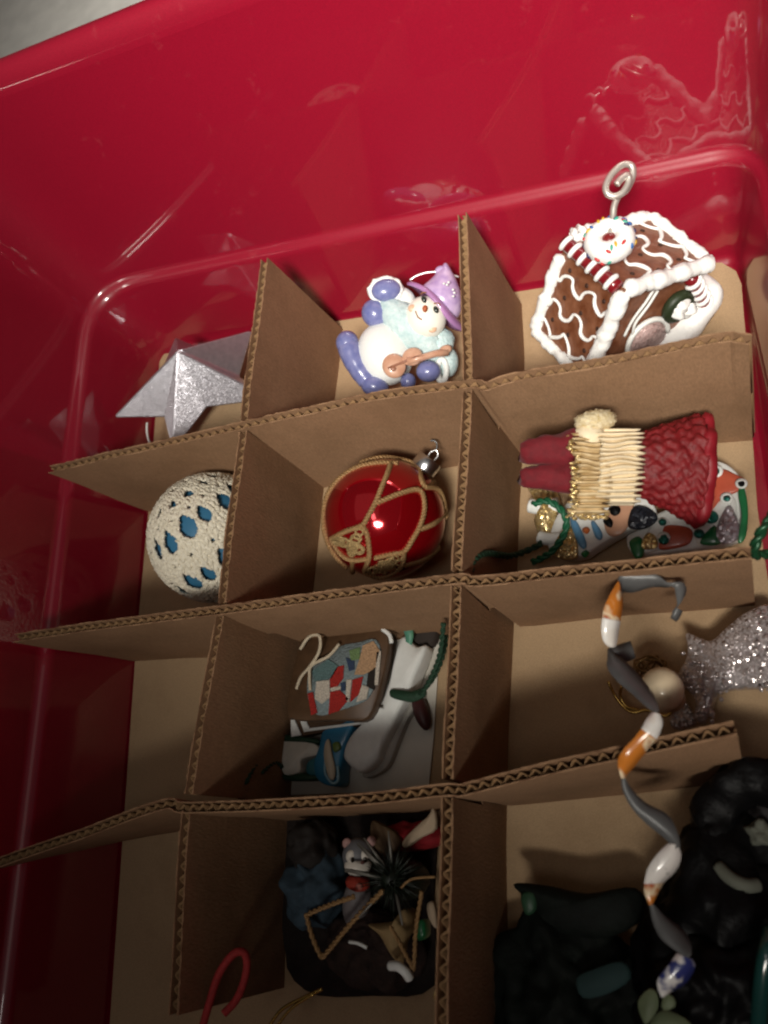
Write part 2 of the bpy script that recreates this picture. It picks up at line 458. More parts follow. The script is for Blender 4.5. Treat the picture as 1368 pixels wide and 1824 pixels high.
divider(H1t, H1b, 'crosswise cardboard divider right in front of the gingerbread house and silver star', DH, [frac(H1t, X[(v, 'H1')]) for v in ('V1', 'V2')], True, seed=3)
divider(H2t, H2b, 'crosswise cardboard divider in front of the red glass ball and crocheted ball', DH, [frac(H2t, X[(v, 'H2')]) for v in ('V1', 'V2')], True, seed=4)
divider(H3t, H3b, 'crosswise cardboard divider that the curled ribbon hangs over, with a bent end', DH, [frac(H3t, X[(v, 'H3')]) for v in ('V1', 'V2')], True, seed=5)

# ================================================================== ornaments
def hookpts(F, L, n=0): return [F(a, b, n) for a, b in L]

# ---- silver star
F = Fr(335, 680, 0.018, 180, 560, 4.56)
star = thing('star_ornament', 'silver glittery faceted five-pointed star in the corner cell', 'ornament', P(335, 690, 0.0))
tips = [(95, 850, 30), (590, 1130, 40), (1400, 690, 10), (1230, 110, -60), (580, 165, -90)]
vals = [(535, 850, 90), (885, 772, 110), (1135, 512, 40), (805, 268, -40), (500, 420, -20)]
apex, back = (690, 345, 290), (740, 520, -170)
mb = MB(); ring = []
for t, v in zip(tips, vals): ring += [F(*t), F(*v)]
mb.add(ring+[F(*apex), F(*back)], [(10, i, (i+1) % 10) for i in range(10)]+[(11, (i+1) % 10, i) for i in range(10)])
o = mb.build('star_body', SILVER, star, smooth=False)
bv = o.modifiers.new('Bevel', 'BEVEL'); bv.width = 0.0009; bv.segments = 3
MB().tube(spline([F(380, 880, 20), F(372, 940, 0), F(380, 1010, -10), F(395, 1060, -40)], 5), F.d(9), 6).build('hanging_thread', WPAINT, star)

# ---- crocheted ball: blue ball in a cream openwork cover
F = Fr(381, 957, 0.0278, 220, 800, 5.26)
R = F.d(590); c0 = F.O
pole = F.dirv(-.59, -.80, .10).normalized(); e1 = F.dirv(-.81, .59, 0.0); e1 = (e1-pole*e1.dot(pole)).normalized(); e2 = pole.cross(e1)
if e2.dot(AX_N) < 0: e2 = -e2
cro = thing('crochet_ball_ornament', 'blue ball in a cream crocheted openwork cover', 'ornament', (c0.x, c0.y, 0))
MB().ell(c0, e1*(R*.93), e2*(R*.93), pole*(R*.93), 40, 24).build('ball', mat('blue_satin', (0.035, 0.15, 0.27), 0.45, var=.08), cro)
NU, NV = 288, 132
mb = MB(); vs_, fs_ = [], []
def inhole(la, lo):
    for rl, cnt, off, hw, hh in ((21, 17, 3.5, 7.6, 11.2), (-21, 17, 14.0, 7.4, 11.0), (50, 14, 6.0, 6.5, 7.5), (-50, 14, 6.0, 6.5, 7.5), (0, 17, 14.0, 1.7, 2.2), (36, 17, 13.5, 2.0, 2.6), (-36, 17, 3.5, 1.4, 2.0), (70, 9, 0, 6, 5), (-70, 9, 0, 6, 5)):
        st = 360/cnt; d = (lo-off+st/2) % st - st/2
        ci = math.floor((lo-off+st/2)/st) % cnt; jx = 1.6*math.sin(ci*2.7+rl); hw = hw*(1+.18*math.sin(ci*4.1+rl)); hh = hh*(1+.14*math.sin(ci*5.3+rl)); d += 1.2*math.sin(ci*3.3+rl)
        y = (la-rl-jx)/hh; x = d/hw
        if abs(x)**1.3*(1+.45*max(-1, min(1, y)))+abs(y)**1.5 < 1: return True
    return False
for i in range(NV+1):
    la = -88+176*i/NV
    for j in range(NU):
        lo = 360*j/NU; a, b = math.radians(la), math.radians(lo)
        k = 1+0.012*math.sin(la*2.1+1.2*math.sin(lo*.35))*math.sin(lo*1.4)+0.010*math.sin(la*.9+lo*.6)+0.012*math.sin(lo*.17*17/2)
        d = e2*(math.cos(a)*math.cos(b)) + e1*(math.cos(a)*math.sin(b)) + pole*math.sin(a)
        vs_.append(c0+d*(R*k))
for i in range(NV):
    for j in range(NU):
        la = -88+176*(i+.5)/NV; lo = 360*(j+.5)/NU
        if not inhole(la, lo): fs_.append((i*NU+j, i*NU+(j+1) % NU, (i+1)*NU+(j+1) % NU, (i+1)*NU+j))
mb.add(vs_, fs_)
mb.build('crochet_cover', mat('cream_yarn', (0.64, 0.58, 0.45), 0.9, col2=(0.80, 0.75, 0.63), vscale=700, bump=0.45, bscale=1100, spec=.1), cro, solid=0.0012)
# yarn ridges running round the ball between the rows of holes
mb = MB()
for la in (-61, -43, -33, -7, 7, 33, 43, 61):
    pts = []
    for j in range(150):
        lo = 360*j/150; l2 = la+1.5*math.sin(math.radians(lo)*17+la); a, b = math.radians(l2), math.radians(lo)
        pts.append(c0+(e2*(math.cos(a)*math.cos(b))+e1*(math.cos(a)*math.sin(b))+pole*math.sin(a))*(R*1.012))
    mb.tube(pts, [R*.022*(1+.35*math.sin(k*2.1)) for k in range(150)], 6, closed=True)
mb.build('yarn_ridges', MATS['cream_yarn'], cro)
def sph(la, lo, k=1.0):
    a, b = math.radians(la), math.radians(lo)
    return c0+(e2*(math.cos(a)*math.cos(b))+e1*(math.cos(a)*math.sin(b))+pole*math.sin(a))*(R*k)
mb = MB(); rr = random.Random(17)
for r_ in range(-21, 22):
    la = r_*3.9; nst = max(8, int(84*math.cos(math.radians(la))))
    for j in range(nst):
        lo = 360*(j+.5*(r_ % 2))/nst+rr.uniform(-.6, .6); l2 = la+rr.uniform(-.5, .5)
        if inhole(l2, lo) or inhole(l2+1.6, lo) or inhole(l2-1.6, lo): continue
        p = sph(l2, lo, 1.014); nr = (p-c0).normalized(); tn_ = pole.cross(nr).normalized(); bt = nr.cross(tn_)
        an_ = (.62 if (j % 2) else -.62)+rr.uniform(-.2, .2)
        u_ = tn_*math.sin(an_)+bt*math.cos(an_); v_ = nr.cross(u_)
        mb.ell(p, u_*(R*.046), v_*(R*.019), nr*(R*.024), 7, 5)
st_ = mb.build('stitches', MATS['cream_yarn'], cro); st_['kind'] = 'stuff'

# ---- red glass ball with gold braid
F = Fr(685, 924, 0.0258, 530, 760, 4.275)
RB = 462; c0 = F.O; R = F.d(RB)
gb = thing('glass_ball_ornament', 'shiny red glass ball laced with gold braid, silver cap', 'ornament', (c0.x, c0.y, 0))
CU, CV = (685-530)*4.275, (924-760)*4.275
ballmesh(c0, R, 64, 40).build('ball', GLASSRED, gb)
def S(a, b, lift=1.0):
    x, y = a-CU, b-CV; r2 = x*x+y*y; m = RB*RB*lift
    if r2 > m*.998:
        k = math.sqrt(m*.998/r2); x *= k; y *= k; r2 = x*x+y*y
    return F(CU+x, CV+y, math.sqrt(max(0, m-r2)))
braids = [[(760, 290), (600, 288), (450, 320), (300, 420), (215, 560), (205, 760), (225, 900), (245, 1050), (330, 1140)],
          [(480, 280), (640, 240), (820, 250), (920, 310), (930, 400), (965, 470), (1070, 400)],
          [(705, 300), (680, 380), (640, 480), (600, 580), (540, 690), (500, 745), (380, 790), (265, 850)],
          [(600, 590), (740, 530), (880, 488), (935, 515), (950, 620), (920, 740), (860, 850), (800, 935), (700, 955), (590, 980)],
          [(915, 775), (1020, 735), (1140, 650)],
          [(505, 745), (535, 800), (550, 900), (548, 985), (510, 1090)],
          [(800, 935), (780, 1050), (640, 1135), (520, 1100)],
          [(965, 470), (1060, 480), (1120, 560), (1150, 700)], [(800, 1040), (960, 1000), (1090, 930)],
          [(265, 850), (340, 960), (430, 1000), (548, 985)], [(430, 1000), (420, 1100), (380, 1150)]]
for L in braids:
    rope(MB(), [S(a, b, 1.03) for a, b in L], F.d(20), 2, F.d(52)).build('gold_braid', GOLD, gb)
rnd = random.Random(3)
mb = MB()
for poly in ([(290, 850), (500, 760), (530, 960), (420, 980)], [(540, 1090), (620, 1000), (780, 950), (770, 1050), (640, 1130)]):
    cxp = sum(p[0] for p in poly)/len(poly); cyp = sum(p[1] for p in poly)/len(poly)
    for k in range(26):
        p = rnd.choice(poly); t = rnd.uniform(0, .85); a0, b0 = cxp+(p[0]-cxp)*t, cyp+(p[1]-cyp)*t
        rr = rnd.uniform(18, 34)
        mb.tube([S(a0+rr*math.cos(x)*1.2, b0+rr*math.sin(x), 1.02+.04*rnd.random()) for x in [i*math.pi/5 for i in range(10)]], F.d(10), 5, closed=True)
mb.build('gold_lace', mat('gold_lace', (.42, .29, .13), .4, .5, var=.35, vscale=1500, bump=.6, bscale=2500), gb)
ax = F.dirv(.60, -.78, .06).normalized()
q1 = ax.cross(AX_N).normalized(); q2 = ax.cross(q1)
def capring(h, r): return [c0+ax*F.d(h)+(q1*math.cos(t)+q2*math.sin(t))*F.d(r) for t in [2*math.pi*i/28 for i in range(28)]]
MB().rings([capring(470, 100), capring(478, 104), capring(560, 100), capring(572, 94), capring(576, 40)]).build('cap', METAL, gb, auto=50)
MB().tube(spline([c0+ax*F.d(570)-q1*F.d(26), c0+ax*F.d(620)-q1*F.d(30), c0+ax*F.d(650), c0+ax*F.d(620)+q1*F.d(30), c0+ax*F.d(570)+q1*F.d(26)], 6), F.d(9), 6).build('wire_loop', METAL, gb)
MB().tube(spline([c0+ax*F.d(640), c0+ax*F.d(690)-q1*F.d(30), c0+ax*F.d(700)-q1*F.d(60), c0+ax*F.d(680)-q1*F.d(85)], 6), F.d(7), 6).build('hook', mat('dark_wire', (.12, .12, .12), .35, .8), gb)

# ---- snowman with a violin
F = Fr(700, 600, 0.026, 560, 440, 4.275)
sn = thing('snowman_ornament', 'white snowman in a purple hat and blue boots playing a violin', 'ornament', P(700, 640, 0))
PERI = mat('periwinkle_glaze', (0.12, 0.14, 0.34), 0.3, col2=(0.21, 0.22, 0.42), vscale=350, coat=.5)
LAV = mat('lavender_glaze', (0.33, 0.22, 0.46), 0.3, col2=(0.58, 0.44, 0.64), vscale=230, coat=.5)
AQUA = mat('aqua_frost', (0.40, 0.56, 0.58), 0.45, col2=(0.62, 0.72, 0.72), vscale=350, bump=.6, bscale=900)
SNOW = mat('snow_glaze', (0.80, 0.82, 0.80), 0.4, var=.02, bump=.35, bscale=1500)
FACE = mat('face_white', (0.82, 0.80, 0.72), 0.35, var=.02, coat=.3)
PEACH = mat('peach_wood', (0.50, 0.26, 0.17), 0.35, col2=(0.60, 0.36, 0.25), vscale=300, coat=.4)
def E(name, m, a, b, n, ra, rb, rn, rot=0, par=sn, fn=None, su=24, sv=16, fr=None):
    f = fr or F
    c, s = math.cos(math.radians(rot)), math.sin(math.radians(rot))
    return MB().ell(f(a, b, n), f.dirv(c, s, 0)*f.d(ra), f.dirv(0, 0, 1)*f.d(rn), f.dirv(-s, c, 0)*f.d(rb), su, sv, fn).build(name, m, par)
body = E('body', SNOW, 540, 810, -20, 215, 245, 190, -15)
E('scarf', AQUA, 745, 640, 40, 330, 150, 150, 42, fn=lambda d: 1+.05*math.sin(d.x*17)*math.sin(d.z*14+d.y*6))
E('shoulder', AQUA, 960, 745, 60, 100, 115, 90, 20, fn=lambda d: 1+.06*math.sin(d.x*14)*math.sin(d.z*14))
head = E('head', FACE, 842, 568, 135, 152, 162, 128, -30)
for a, b, rot in ((822, 462, 0), (910, 538, 0)):
    e = E('eye', mat('eye_dark', (.02, .025, .02), .2), a, b, 252, 18, 27, 14, -25, par=head)
E('nose', mat('carrot', (.42, .10, .03), .4), 829, 536, 272, 20, 26, 28, 0, par=head)
for a, b in ((742, 520), (885, 668)):
    E('cheek', mat('cheek', (.72, .45, .30), .4), a, b, 214, 34, 30, 16, 0, par=head)
MB().tube(spline([F(762, 545, 238), F(780, 590, 246), F(815, 612, 250), F(850, 612, 246)], 6), F.d(7), 6).build('mouth', mat('mouth_brown', (.25, .10, .04), .5), head)
MB().tube(spline([F(800, 422, 236), F(815, 408, 236), F(840, 408, 236)], 5), F.d(5), 5).build('eyebrow', MATS['mouth_brown'], head)
MB().tube(spline([F(895, 492, 244), F(925, 487, 240), F(945, 502, 236)], 5), F.d(5), 5).build('eyebrow', MATS['mouth_brown'], head)
# hat
hd = F.dirv(.66, -.70, .10).normalized(); hq = F.dirv(.70, .66, 0.0); hq = (hq-hd*hq.dot(hd)).normalized(); hn = hd.cross(hq)
hc = F(955, 430, 45)
def hring(h, r, rn, wav=0, sh=(0, 0)):
    return [hc+hd*F.d(h+wav*math.sin(3*t+1))+hq*F.d(sh[0])+(hq*math.cos(t)*F.d(r)+hn*math.sin(t)*F.d(rn)) for t in [2*math.pi*i/36 for i in range(36)]]
hat = MB().rings([hring(-45, 150, 120), hring(0, 180, 150), hring(50, 172, 145), hring(105, 150, 130, sh=(-18, 0)), hring(160, 118, 100, sh=(-55, 0)), hring(200, 78, 66, sh=(-95, 0)), hring(225, 42, 38, sh=(-135, 0)), hring(240, 16, 16, sh=(-155, 0))]).build('hat', LAV, sn)
MB().rings([hring(-50, 245, 165, 12), hring(-66, 272, 185, 16), hring(-50, 285, 195, 18), hring(-28, 272, 185, 16), hring(-5, 195, 150, 6)]).build('brim', mat('orchid_glaze', (0.36, 0.18, 0.38), .3, coat=.5), hat)
E('pompom', LAV, 962, 205, 70, 50, 42, 45, 0, par=hat)
for k in range(6):
    a, b = rnd.uniform(930, 1080), rnd.uniform(300, 520)
    if a > 860+(b-300)*.55: E('frost_spot', SNOW, a, b, 95+150-abs(a-1010)*.7, 11, 8, 8, 0, par=hat, su=8, sv=6)
MB().tube(spline([F(725, 262, 40), F(800, 225, 60), F(905, 212, 80), F(1000, 222, 80), F(1095, 235, 30)], 8), F.d(7), 6).build('hanging_wire', mat('clear_wire', (.75, .73, .75), .15, .3), sn)
# arms, mittens
E('sleeve', PERI, 465, 510, 20, 105, 110, 100, -35)
cuffm = MB().tube([F(550+118*math.cos(t)*.96-6, 355+92*math.sin(t), 75+20*math.cos(t)) for t in [2*math.pi*i/30 for i in range(30)]], F.d(24), 10, closed=True).crumple(.0012, 500, 2)
cuffm.build('cuff', SNOW, sn)
E('raised_arm', SNOW, 640, 400, 20, 130, 95, 80, 10)
E('mitten', PERI, 547, 355, 100, 112, 84, 62, -8)
E('mitten', PERI, 862, 968, 130, 92, 80, 75, 0)
MB().tube([F(965+34*math.cos(t), 955+85*math.sin(t), 90) for t in [2*math.pi*i/24 for i in range(24)]], F.d(24), 8, closed=True).build('cuff', SNOW, sn)
E('right_arm', AQUA, 1010, 880, 20, 85, 120, 80, 0)
# legs and boots
MB().tube(spline([F(255, 735, -20), F(290, 830, -10), F(350, 940, 0), F(410, 1020, 0)], 6), [F.d(x) for x in [84]*2+[90]*4+[88]*4+[82]*4+[78]*4+[70]], 18).build('leg', PERI, sn)
E('leg_end', PERI, 250, 725, -20, 88, 92, 86, 0)
E('boot', PERI, 460, 1065, 20, 108, 80, 85, 15)
E('boot', PERI, 712, 1030, 60, 60, 62, 60, 0)
# violin
vi = E('violin', PEACH, 605, 935, 170, 88, 92, 34, -25)
E('upper_bout', PEACH, 740, 868, 178, 78, 66, 32, -25, par=vi)
MB().tube([F(700, 905, 195), F(800, 880, 195), F(900, 850, 190), F(1000, 830, 170)], [F.d(30), F.d(26), F.d(26), F.d(34)], 10).build('neck', PEACH, vi)
E('scroll', PEACH, 985, 815, 172, 50, 34, 30, -20, par=vi)
MB().tube([F(560, 960, 212), F(760, 880, 215), F(930, 845, 200)], F.d(9), 5).build('strings', mat('violin_dark', (.30, .13, .08), .4), vi)
E('bridge_spot', mat('violin_dark', (.30, .13, .08), .4), 598, 962, 206, 22, 20, 10, 0, par=vi)

# ---- gingerbread house (built upright in its own axes, resting on the sheet, rolled a little)
ho = thing('gingerbread_house_ornament', 'brown gingerbread house with thick white icing and a spiral wire hook', 'ornament', (0.146, 0.044, 0))
fa = Vector((.584, -.812, 0)).normalized(); fpv = Vector((.812, .584, 0)).normalized(); fz = Vector((0, 0, 1))
rm = Matrix.Rotation(math.radians(9), 3, fa)
if (rm @ fpv).z < 0: rm = Matrix.Rotation(math.radians(-9), 3, fa)
hp, hu = rm @ fpv, rm @ fz
HO = Vector((0.1432, 0.0452, 0.0575))          # ridge mid point
def HL(a, p, u): return HO + fa*a + hp*p + hu*u     # along ridge (front +), across (right +), up
HW, HR, HLN = 0.0305, -0.0285, 0.0172
def block(q, t):      # thin solid from quad q along t
    q = [Vector(x) for x in q]
    return MB().rings([q, [x+t for x in q]])
for sgn, nm in ((-1, 'roof_panel'), (1, 'roof_panel')):
    nrm = (hp*sgn*(-HR) + hu*HW).normalized()
    ridge_a, ridge_b = HL(-HLN, 0, 0), HL(HLN, 0, 0)
    ea, eb = HL(-HLN-.001, sgn*HW, HR), HL(HLN-.0005, sgn*HW, HR)
    pan = block([ridge_a-nrm*.004, ea-nrm*.004, eb-nrm*.004, ridge_b-nrm*.004], nrm*.004).build(nm, GINGER, ho, smooth=False)
    def RP(s, t, lift=0.0003): return (ridge_a.lerp(ridge_b, s)).lerp(ea.lerp(eb, s), t) + nrm*lift
    # pricked holes, set into the biscuit as little dark discs
    for s in (.2, .5, .8):
        for t in (.22, .48, .76):
            cc = RP(s+(.06 if t == .48 else 0), t, .0001)
            MB().ell(cc, fa*.0010, nrm.cross(fa)*.0010, nrm*.0004, 8, 6).build('prick_hole', CHOC, pan)
    # squiggles of thin icing
    for k, t0 in enumerate((.30, .60, .86) if sgn < 0 else (.34, .62, .86)):
        pts = []
        for i in range(49):
            s = .04+.92*i/48
            pts.append(RP(s+.022*math.sin(i*.655+k), t0+.062*math.sin(i*.3275+k*1.3+1)+.02*math.sin(i*.13+k), .0006))
        MB().tube(pts, [.00072*(1+.2*math.sin(i*.37+k)) for i in range(49)], 6).build('icing_squiggle', WHITE, pan)
    # thick icing on eave
    def icing(A, B, r, nm='edge_icing', seed=0, n=26):
        rr = random.Random(seed); pts = [A.lerp(B, i/n)+Vector((rr.uniform(-1, 1), rr.uniform(-1, 1), rr.uniform(-1, 1)))*r*.10 for i in range(n+1)]
        rad = [r*(1+.10*math.sin(i*.8+seed)+.05*math.sin(i*2.3)+rr.uniform(-.05, .05)) for i in range(n+1)]; rad[0] *= .6; rad[-1] *= .6
        return MB().tube(pts, rad, 14).crumple(r*.35, 420, seed).build(nm, WHITE, ho)
    icing(RP(0, 1), RP(1, 1), .0024, seed=3+sgn)
    icing(RP(1, .02), RP(1, 1.0), .0031, seed=6+sgn)
    icing(RP(0, .10 if sgn > 0 else .15), RP(0, 1.0), .0027, seed=9+sgn)
icing(HL(-HLN, 0.002, 0), HL(-HLN, .012, -.011), .0030, seed=21)
# candy stick along the ridge
cdy = MB().tube([HL(-HLN*.92+i*HLN*1.8/12, -.0012, .0012) for i in range(13)], .0027, 12).build('ridge_candy', CANDY, ho)
for i in range(6):
    a0 = -HLN*.86+i*HLN*1.72/5.6
    MB().tube([HL(a0+.0012*math.cos(x), -.0012+.0030*math.sin(x), .0012+.0030*math.cos(x)) for x in [-1.5+k*.42 for k in range(8)]], [.0005]+[.0010]*6+[.0005], 8).build('white_stripe', WHITE, cdy)
# walls
WB = -0.052
wl = 0.0235
wa = HLN-.0035
MB().rings([[HL(a, -wl, WB), HL(a, wl, WB), HL(a, wl, HR+.003), HL(a, 0, -.005), HL(a, -wl, HR+.003)] for a in (-wa, wa)]).build('walls', GINGER, ho, smooth=False)
fr_ = HL(wa, 0, 0)
def FW(p, u, o=0.0): return HL(wa+o, p, u)
door = MB().rings([[FW(-.0030+.0086*math.cos(t), -.0405+.0108*math.sin(t), o) for t in [2*math.pi*i/24 for i in range(24)]] for o in (.0, .0012)]).build('door', glitter('pink_sugar', (.42, .27, .25), (.60, .45, .43), .4, .2, 1600, .7), ho)
MB().tube([FW(-.0030+.0092*math.cos(t), -.0405+.0114*math.sin(t), .0012) for t in [-.5+i*(math.pi+1)/24 for i in range(25)]], .0011, 8).build('door_icing', WPAINT, door)
wr = MB().tube([FW(.0130+.0048*math.cos(t), -.0365+.0050*math.sin(t), .0018) for t in [2*math.pi*i/18 for i in range(18)]], .0024, 8, closed=True).build('wreath', mat('dark_leaf', (.02, .03, .012), .5), ho)
for a, b in ((.0110, -.0360), (.0140, -.0345), (.0155, -.0410)):
    lump(FW(a, b, .0034), .0030, .2, 3, int(a*1e5)).build('icing_blob', WHITE, wr)
for k, dy in enumerate((0, .003)):
    MB().tube(spline([FW(-.009+dy, -.026-dy, .0012), FW(-.003, -.021-dy, .0016), FW(.004, -.0185-dy, .0016), FW(.010, -.016-dy, .0012)], 6), .0006, 6).build('icing_line', WPAINT, ho)
post = MB().tube([HL(wa+.001, wl-.001, WB+i*.003) for i in range(9)], .0028, 12).build('candy_post', CANDY, ho)
for i in range(5):
    u0 = WB+.003+i*.0046
    MB().tube([HL(wa+.001+.0031*math.cos(x), wl-.001+.0031*math.sin(x), u0+.0009*x) for x in [-1.9+k*.5 for k in range(8)]], [.0004]+[.0009]*6+[.0004], 8).build('white_stripe', WHITE, post)
# snow bank base
bs = MB(); base_pts = []
rr = random.Random(5)
ringo = [(a, p) for a, p in ((-wa-.004, -wl-.004), (wa*.3, -wl-.006), (wa+.006, -wl-.003), (wa+.0085, 0), (wa+.0070, wl*.7), (wa+.001, wl+.0075), (-wa*.2, wl+.0075), (-wa-.004, wl+.005), (-wa-.005, 0))]
pts = spline([Vector((a, p, 0)) for a, p in ringo], 6, True)
def br(k, u): return [HL(q.x*k, q.y*k, u+.0006*math.sin(i*1.3)) for i, q in enumerate(pts)]
bs.rings([br(.97, WB-.0035), br(1.0, WB-.0015), br(.99, WB+.0015), br(.93, WB+.0035), br(.6, WB+.0030)]).build('snow_base', WHITE, ho)
# doughnut chimney
dc = HL(.0005, .0085, .0045); du_ = (hu*.9+hp*.25).normalized(); d1 = du_.orthogonal().normalized(); d2 = du_.cross(d1)
def torus(mb, c, a1, a2, a3, R, r, su=36, sv=16, fl=1.0):
    rings = []
    for i in range(su+1):
        t = 2*math.pi*i/su; dr = a1*math.cos(t)+a2*math.sin(t)
        rings.append([c+dr*(R+r*math.cos(x))+a3*(r*fl*math.sin(x)) for x in [2*math.pi*j/sv for j in range(sv)]])
    return mb.rings(rings, True, False, False)
dn = torus(MB(), dc, d1, d2, du_, .0054, .0036, fl=1.25).build('doughnut', WHITE, ho)
MB().ell(dc-du_*.001, d1*.0036, d2*.0036, du_*.0040, 16, 10).build('cherry', mat('cherry', (.15, .012, .012), .3, coat=.4), dn)
spr = [(.5, .02, .02), (.03, .12, .35), (.6, .35, .03), (.03, .30, .22), (.02, .02, .08)]
for k in range(34):
    t = rr.uniform(0, 6.28); x = rr.uniform(-.5, 1.3)
    dr = d1*math.cos(t)+d2*math.sin(t); nn = (dr*math.cos(x)+du_*math.sin(x)*1.25).normalized()
    cc = dc+dr*(.0054+.0036*math.cos(x))+du_*(.0036*1.25*math.sin(x)); tt = nn.orthogonal().normalized()
    tt = Matrix.Rotation(rr.uniform(0, 6), 3, nn) @ tt
    MB().ell(cc, tt*.0012, nn.cross(tt)*.0006, nn*.0006, 8, 5).build('sprinkle', mat('sprinkle_%s' % 'abcde'[k % 5], spr[k % 5], .35), dn)
# spiral wire hook
Fh = Fr(1091, 388, dc.z+.003, 900, 270, 3.42)
hk = [(655, 405), (662, 335), (690, 272), (738, 232), (772, 155), (762, 95), (705, 92), (640, 150), (605, 220), (612, 268), (650, 288), (700, 268), (738, 205), (732, 168), (692, 188), (662, 224)]
MB().tube(spline([dc+du_*.001]+[Fh(a, b, 4*i) for i, (a, b) in enumerate(hk)], 6), .00125, 8).build('wire_hook', WIRE, ho)

# ---- flat painted ornaments lying under the red angel
F = Fr(1100, 870, 0.030, 820, 700, 2.496)
def flat(pts, z, k=None): return [P(820+a/2.496, 700+b/2.496, z) for a, b in pts]
def patch(name, m, pts, z, th, par, bev=.0006, puff=.0006):
    return MB().slab(spline(flat(pts, z), 4, True), th, bev=bev, puff=puff).build(name, m, par)
GRN = mat('green_glaze', (.015, .16, .055), .3, coat=.4)
CORAL = mat('coral_glaze', (.45, .085, .045), .35, coat=.3)
SGL = glitter('silver_lilac_glitter', (.45, .40, .46), (.70, .66, .70), .3, .6, 1300, .9)
GGL = glitter('teal_glitter', (.01, .10, .08), (.02, .20, .16), .3, .4, 1300, .9)
bo = thing('painted_tree_ornament', 'flat coral and green painted ornament with white dots under the red angel', 'ornament', P(1240, 930, 0))
patch('body', WPAINT, [(752, 665), (790, 640), (860, 575), (960, 520), (1080, 380), (1130, 330), (1200, 350), (1262, 420), (1278, 520), (1268, 640), (1180, 690), (1000, 720), (790, 735)], .004, .006, bo, puff=.001)
patch('coral_panel', CORAL, [(1085, 400), (1150, 340), (1225, 365), (1275, 395), (1235, 440), (1165, 470), (1105, 545), (1060, 560), (1060, 480)], .0105, .001, bo)
patch('coral_panel', CORAL, [(890, 600), (960, 590), (1030, 610), (1020, 670), (940, 695), (880, 690)], .0105, .001, bo)
patch('white_band', WPAINT, [(820, 640), (880, 560), (930, 570), (945, 650), (880, 700), (810, 710)], .0100, .0012, bo)
patch('white_band', WPAINT, [(1040, 600), (1100, 530), (1190, 460), (1230, 500), (1215, 650), (1120, 670), (1060, 680)], .0100, .0010, bo)
patch('green_edge', GRN, [(1235, 440), (1262, 425), (1280, 520), (1270, 640), (1235, 668), (1250, 560)], .0108, .0012, bo)
patch('green_edge', GRN, [(752, 668), (790, 640), (815, 665), (815, 725), (780, 738)], .0108, .0012, bo)
patch('green_panel', GRN, [(1065, 670), (1130, 590), (1160, 670)], .0112, .0008, bo)
patch('glitter_panel', SGL, [(1135, 630), (1170, 530), (1205, 505), (1240, 590), (1230, 655), (1170, 675)], .0112, .0012, bo)
patch('glitter_panel', GOLDG, [(800, 690), (830, 625), (870, 640), (875, 690)], .0114, .0008, bo)
for a, b, r in ((1135, 350, 34), (1250, 405, 28), (1185, 470, 30), (905, 645, 30)):
    w_ = patch('white_dot', WPAINT, [(a+r*math.cos(t), b+r*math.sin(t)*.85) for t in [i*math.pi/4 for i in range(8)]], .0118, .0012, bo)
    patch('glitter_centre', GGL if r != 28 else BLACK, [(a+r*.55*math.cos(t), b+r*.5*math.sin(t)) for t in [i*math.pi/4 for i in range(8)]], .0129, .0008, w_)
for a, b, r in ((1115, 555, 34), (1062, 628, 24), (905, 655, 24), (900, 577, 18)):
    patch('teal_dot', GGL, [(a+r*math.cos(t), b+r*math.sin(t)*.85) for t in [i*math.pi/4 for i in range(8)]], .0122, .0012, bo)

po = thing('painted_figure_ornament', 'flat white and peach painted snowman figure with gold glitter under the ruff', 'ornament', P(1050, 930, 0))
patch('body', WPAINT, [(455, 560), (560, 470), (700, 470), (820, 480), (880, 540), (860, 600), (740, 640), (620, 710), (560, 745), (460, 745), (410, 700)], .004, .007, po, puff=.0008)
patch('peach_panel', mat('peach_glaze', (.55, .30, .19), .4, coat=.2), [(640, 540), (700, 500), (770, 490), (745, 600), (690, 640), (650, 620)], .0112, .0010, po)
patch('black_patch', glitter('black_glitter', (.012, .014, .02), (.03, .035, .05), .35, .2, 1200, .8), [(745, 590), (770, 510), (830, 510), (880, 555), (840, 600), (780, 610)], .0115, .0014, po)
patch('black_spot', BLACK, [(660, 520), (685, 503), (712, 512), (708, 540), (680, 548)], .0122, .001, po)
patch('black_spot', BLACK, [(636, 570), (660, 553), (680, 575), (672, 600), (648, 590)], .0122, .001, po)
BLU = mat('sky_blue_glaze', (.12, .30, .50), .35, coat=.2)
patch('blue_stripe', BLU, [(490, 560), (520, 575), (560, 660), (555, 695), (530, 680), (500, 610)], .0115, .001, po)
patch('blue_stripe', BLU, [(582, 580), (600, 575), (632, 625), (625, 655), (600, 640)], .0115, .001, po)
patch('orange_nose', mat('orange_glaze', (.55, .14, .03), .4), [(545, 605), (565, 598), (578, 612), (565, 628), (548, 622)], .0118, .0012, po)
patch('gold_panel', GOLDG, [(450, 620), (490, 590), (520, 660), (520, 735), (450, 740), (410, 700)], .0112, .0014, po)
patch('green_spot', GRN, [(538, 715), (560, 700), (575, 715), (555, 735)], .0112, .001, po)
gi = thing('glitter_bundle_ornament', 'small white and gold glitter sausage-shaped ornament beside the green cord', 'ornament', P(965, 930, 0))
for k, (a0, b0, a1, b1, r) in enumerate(((310, 500, 440, 500, 30), (350, 640, 470, 645, 26))):
    MB().tube(spline([P(820+(a0+(a1-a0)*i/4)/2.496, 700+(b0+(b1-b0)*i/4+8*math.sin(i))/2.496, .008+.002*k) for i in range(5)], 4), .0030-.0004*k, 10).build('white_roll', WPAINT, gi)
patch('glitter_filling', GOLDG, [(320, 450), (380, 430), (440, 460), (450, 560), (440, 640), (400, 690), (350, 600), (380, 540)], .0005, .008, gi, puff=.003)

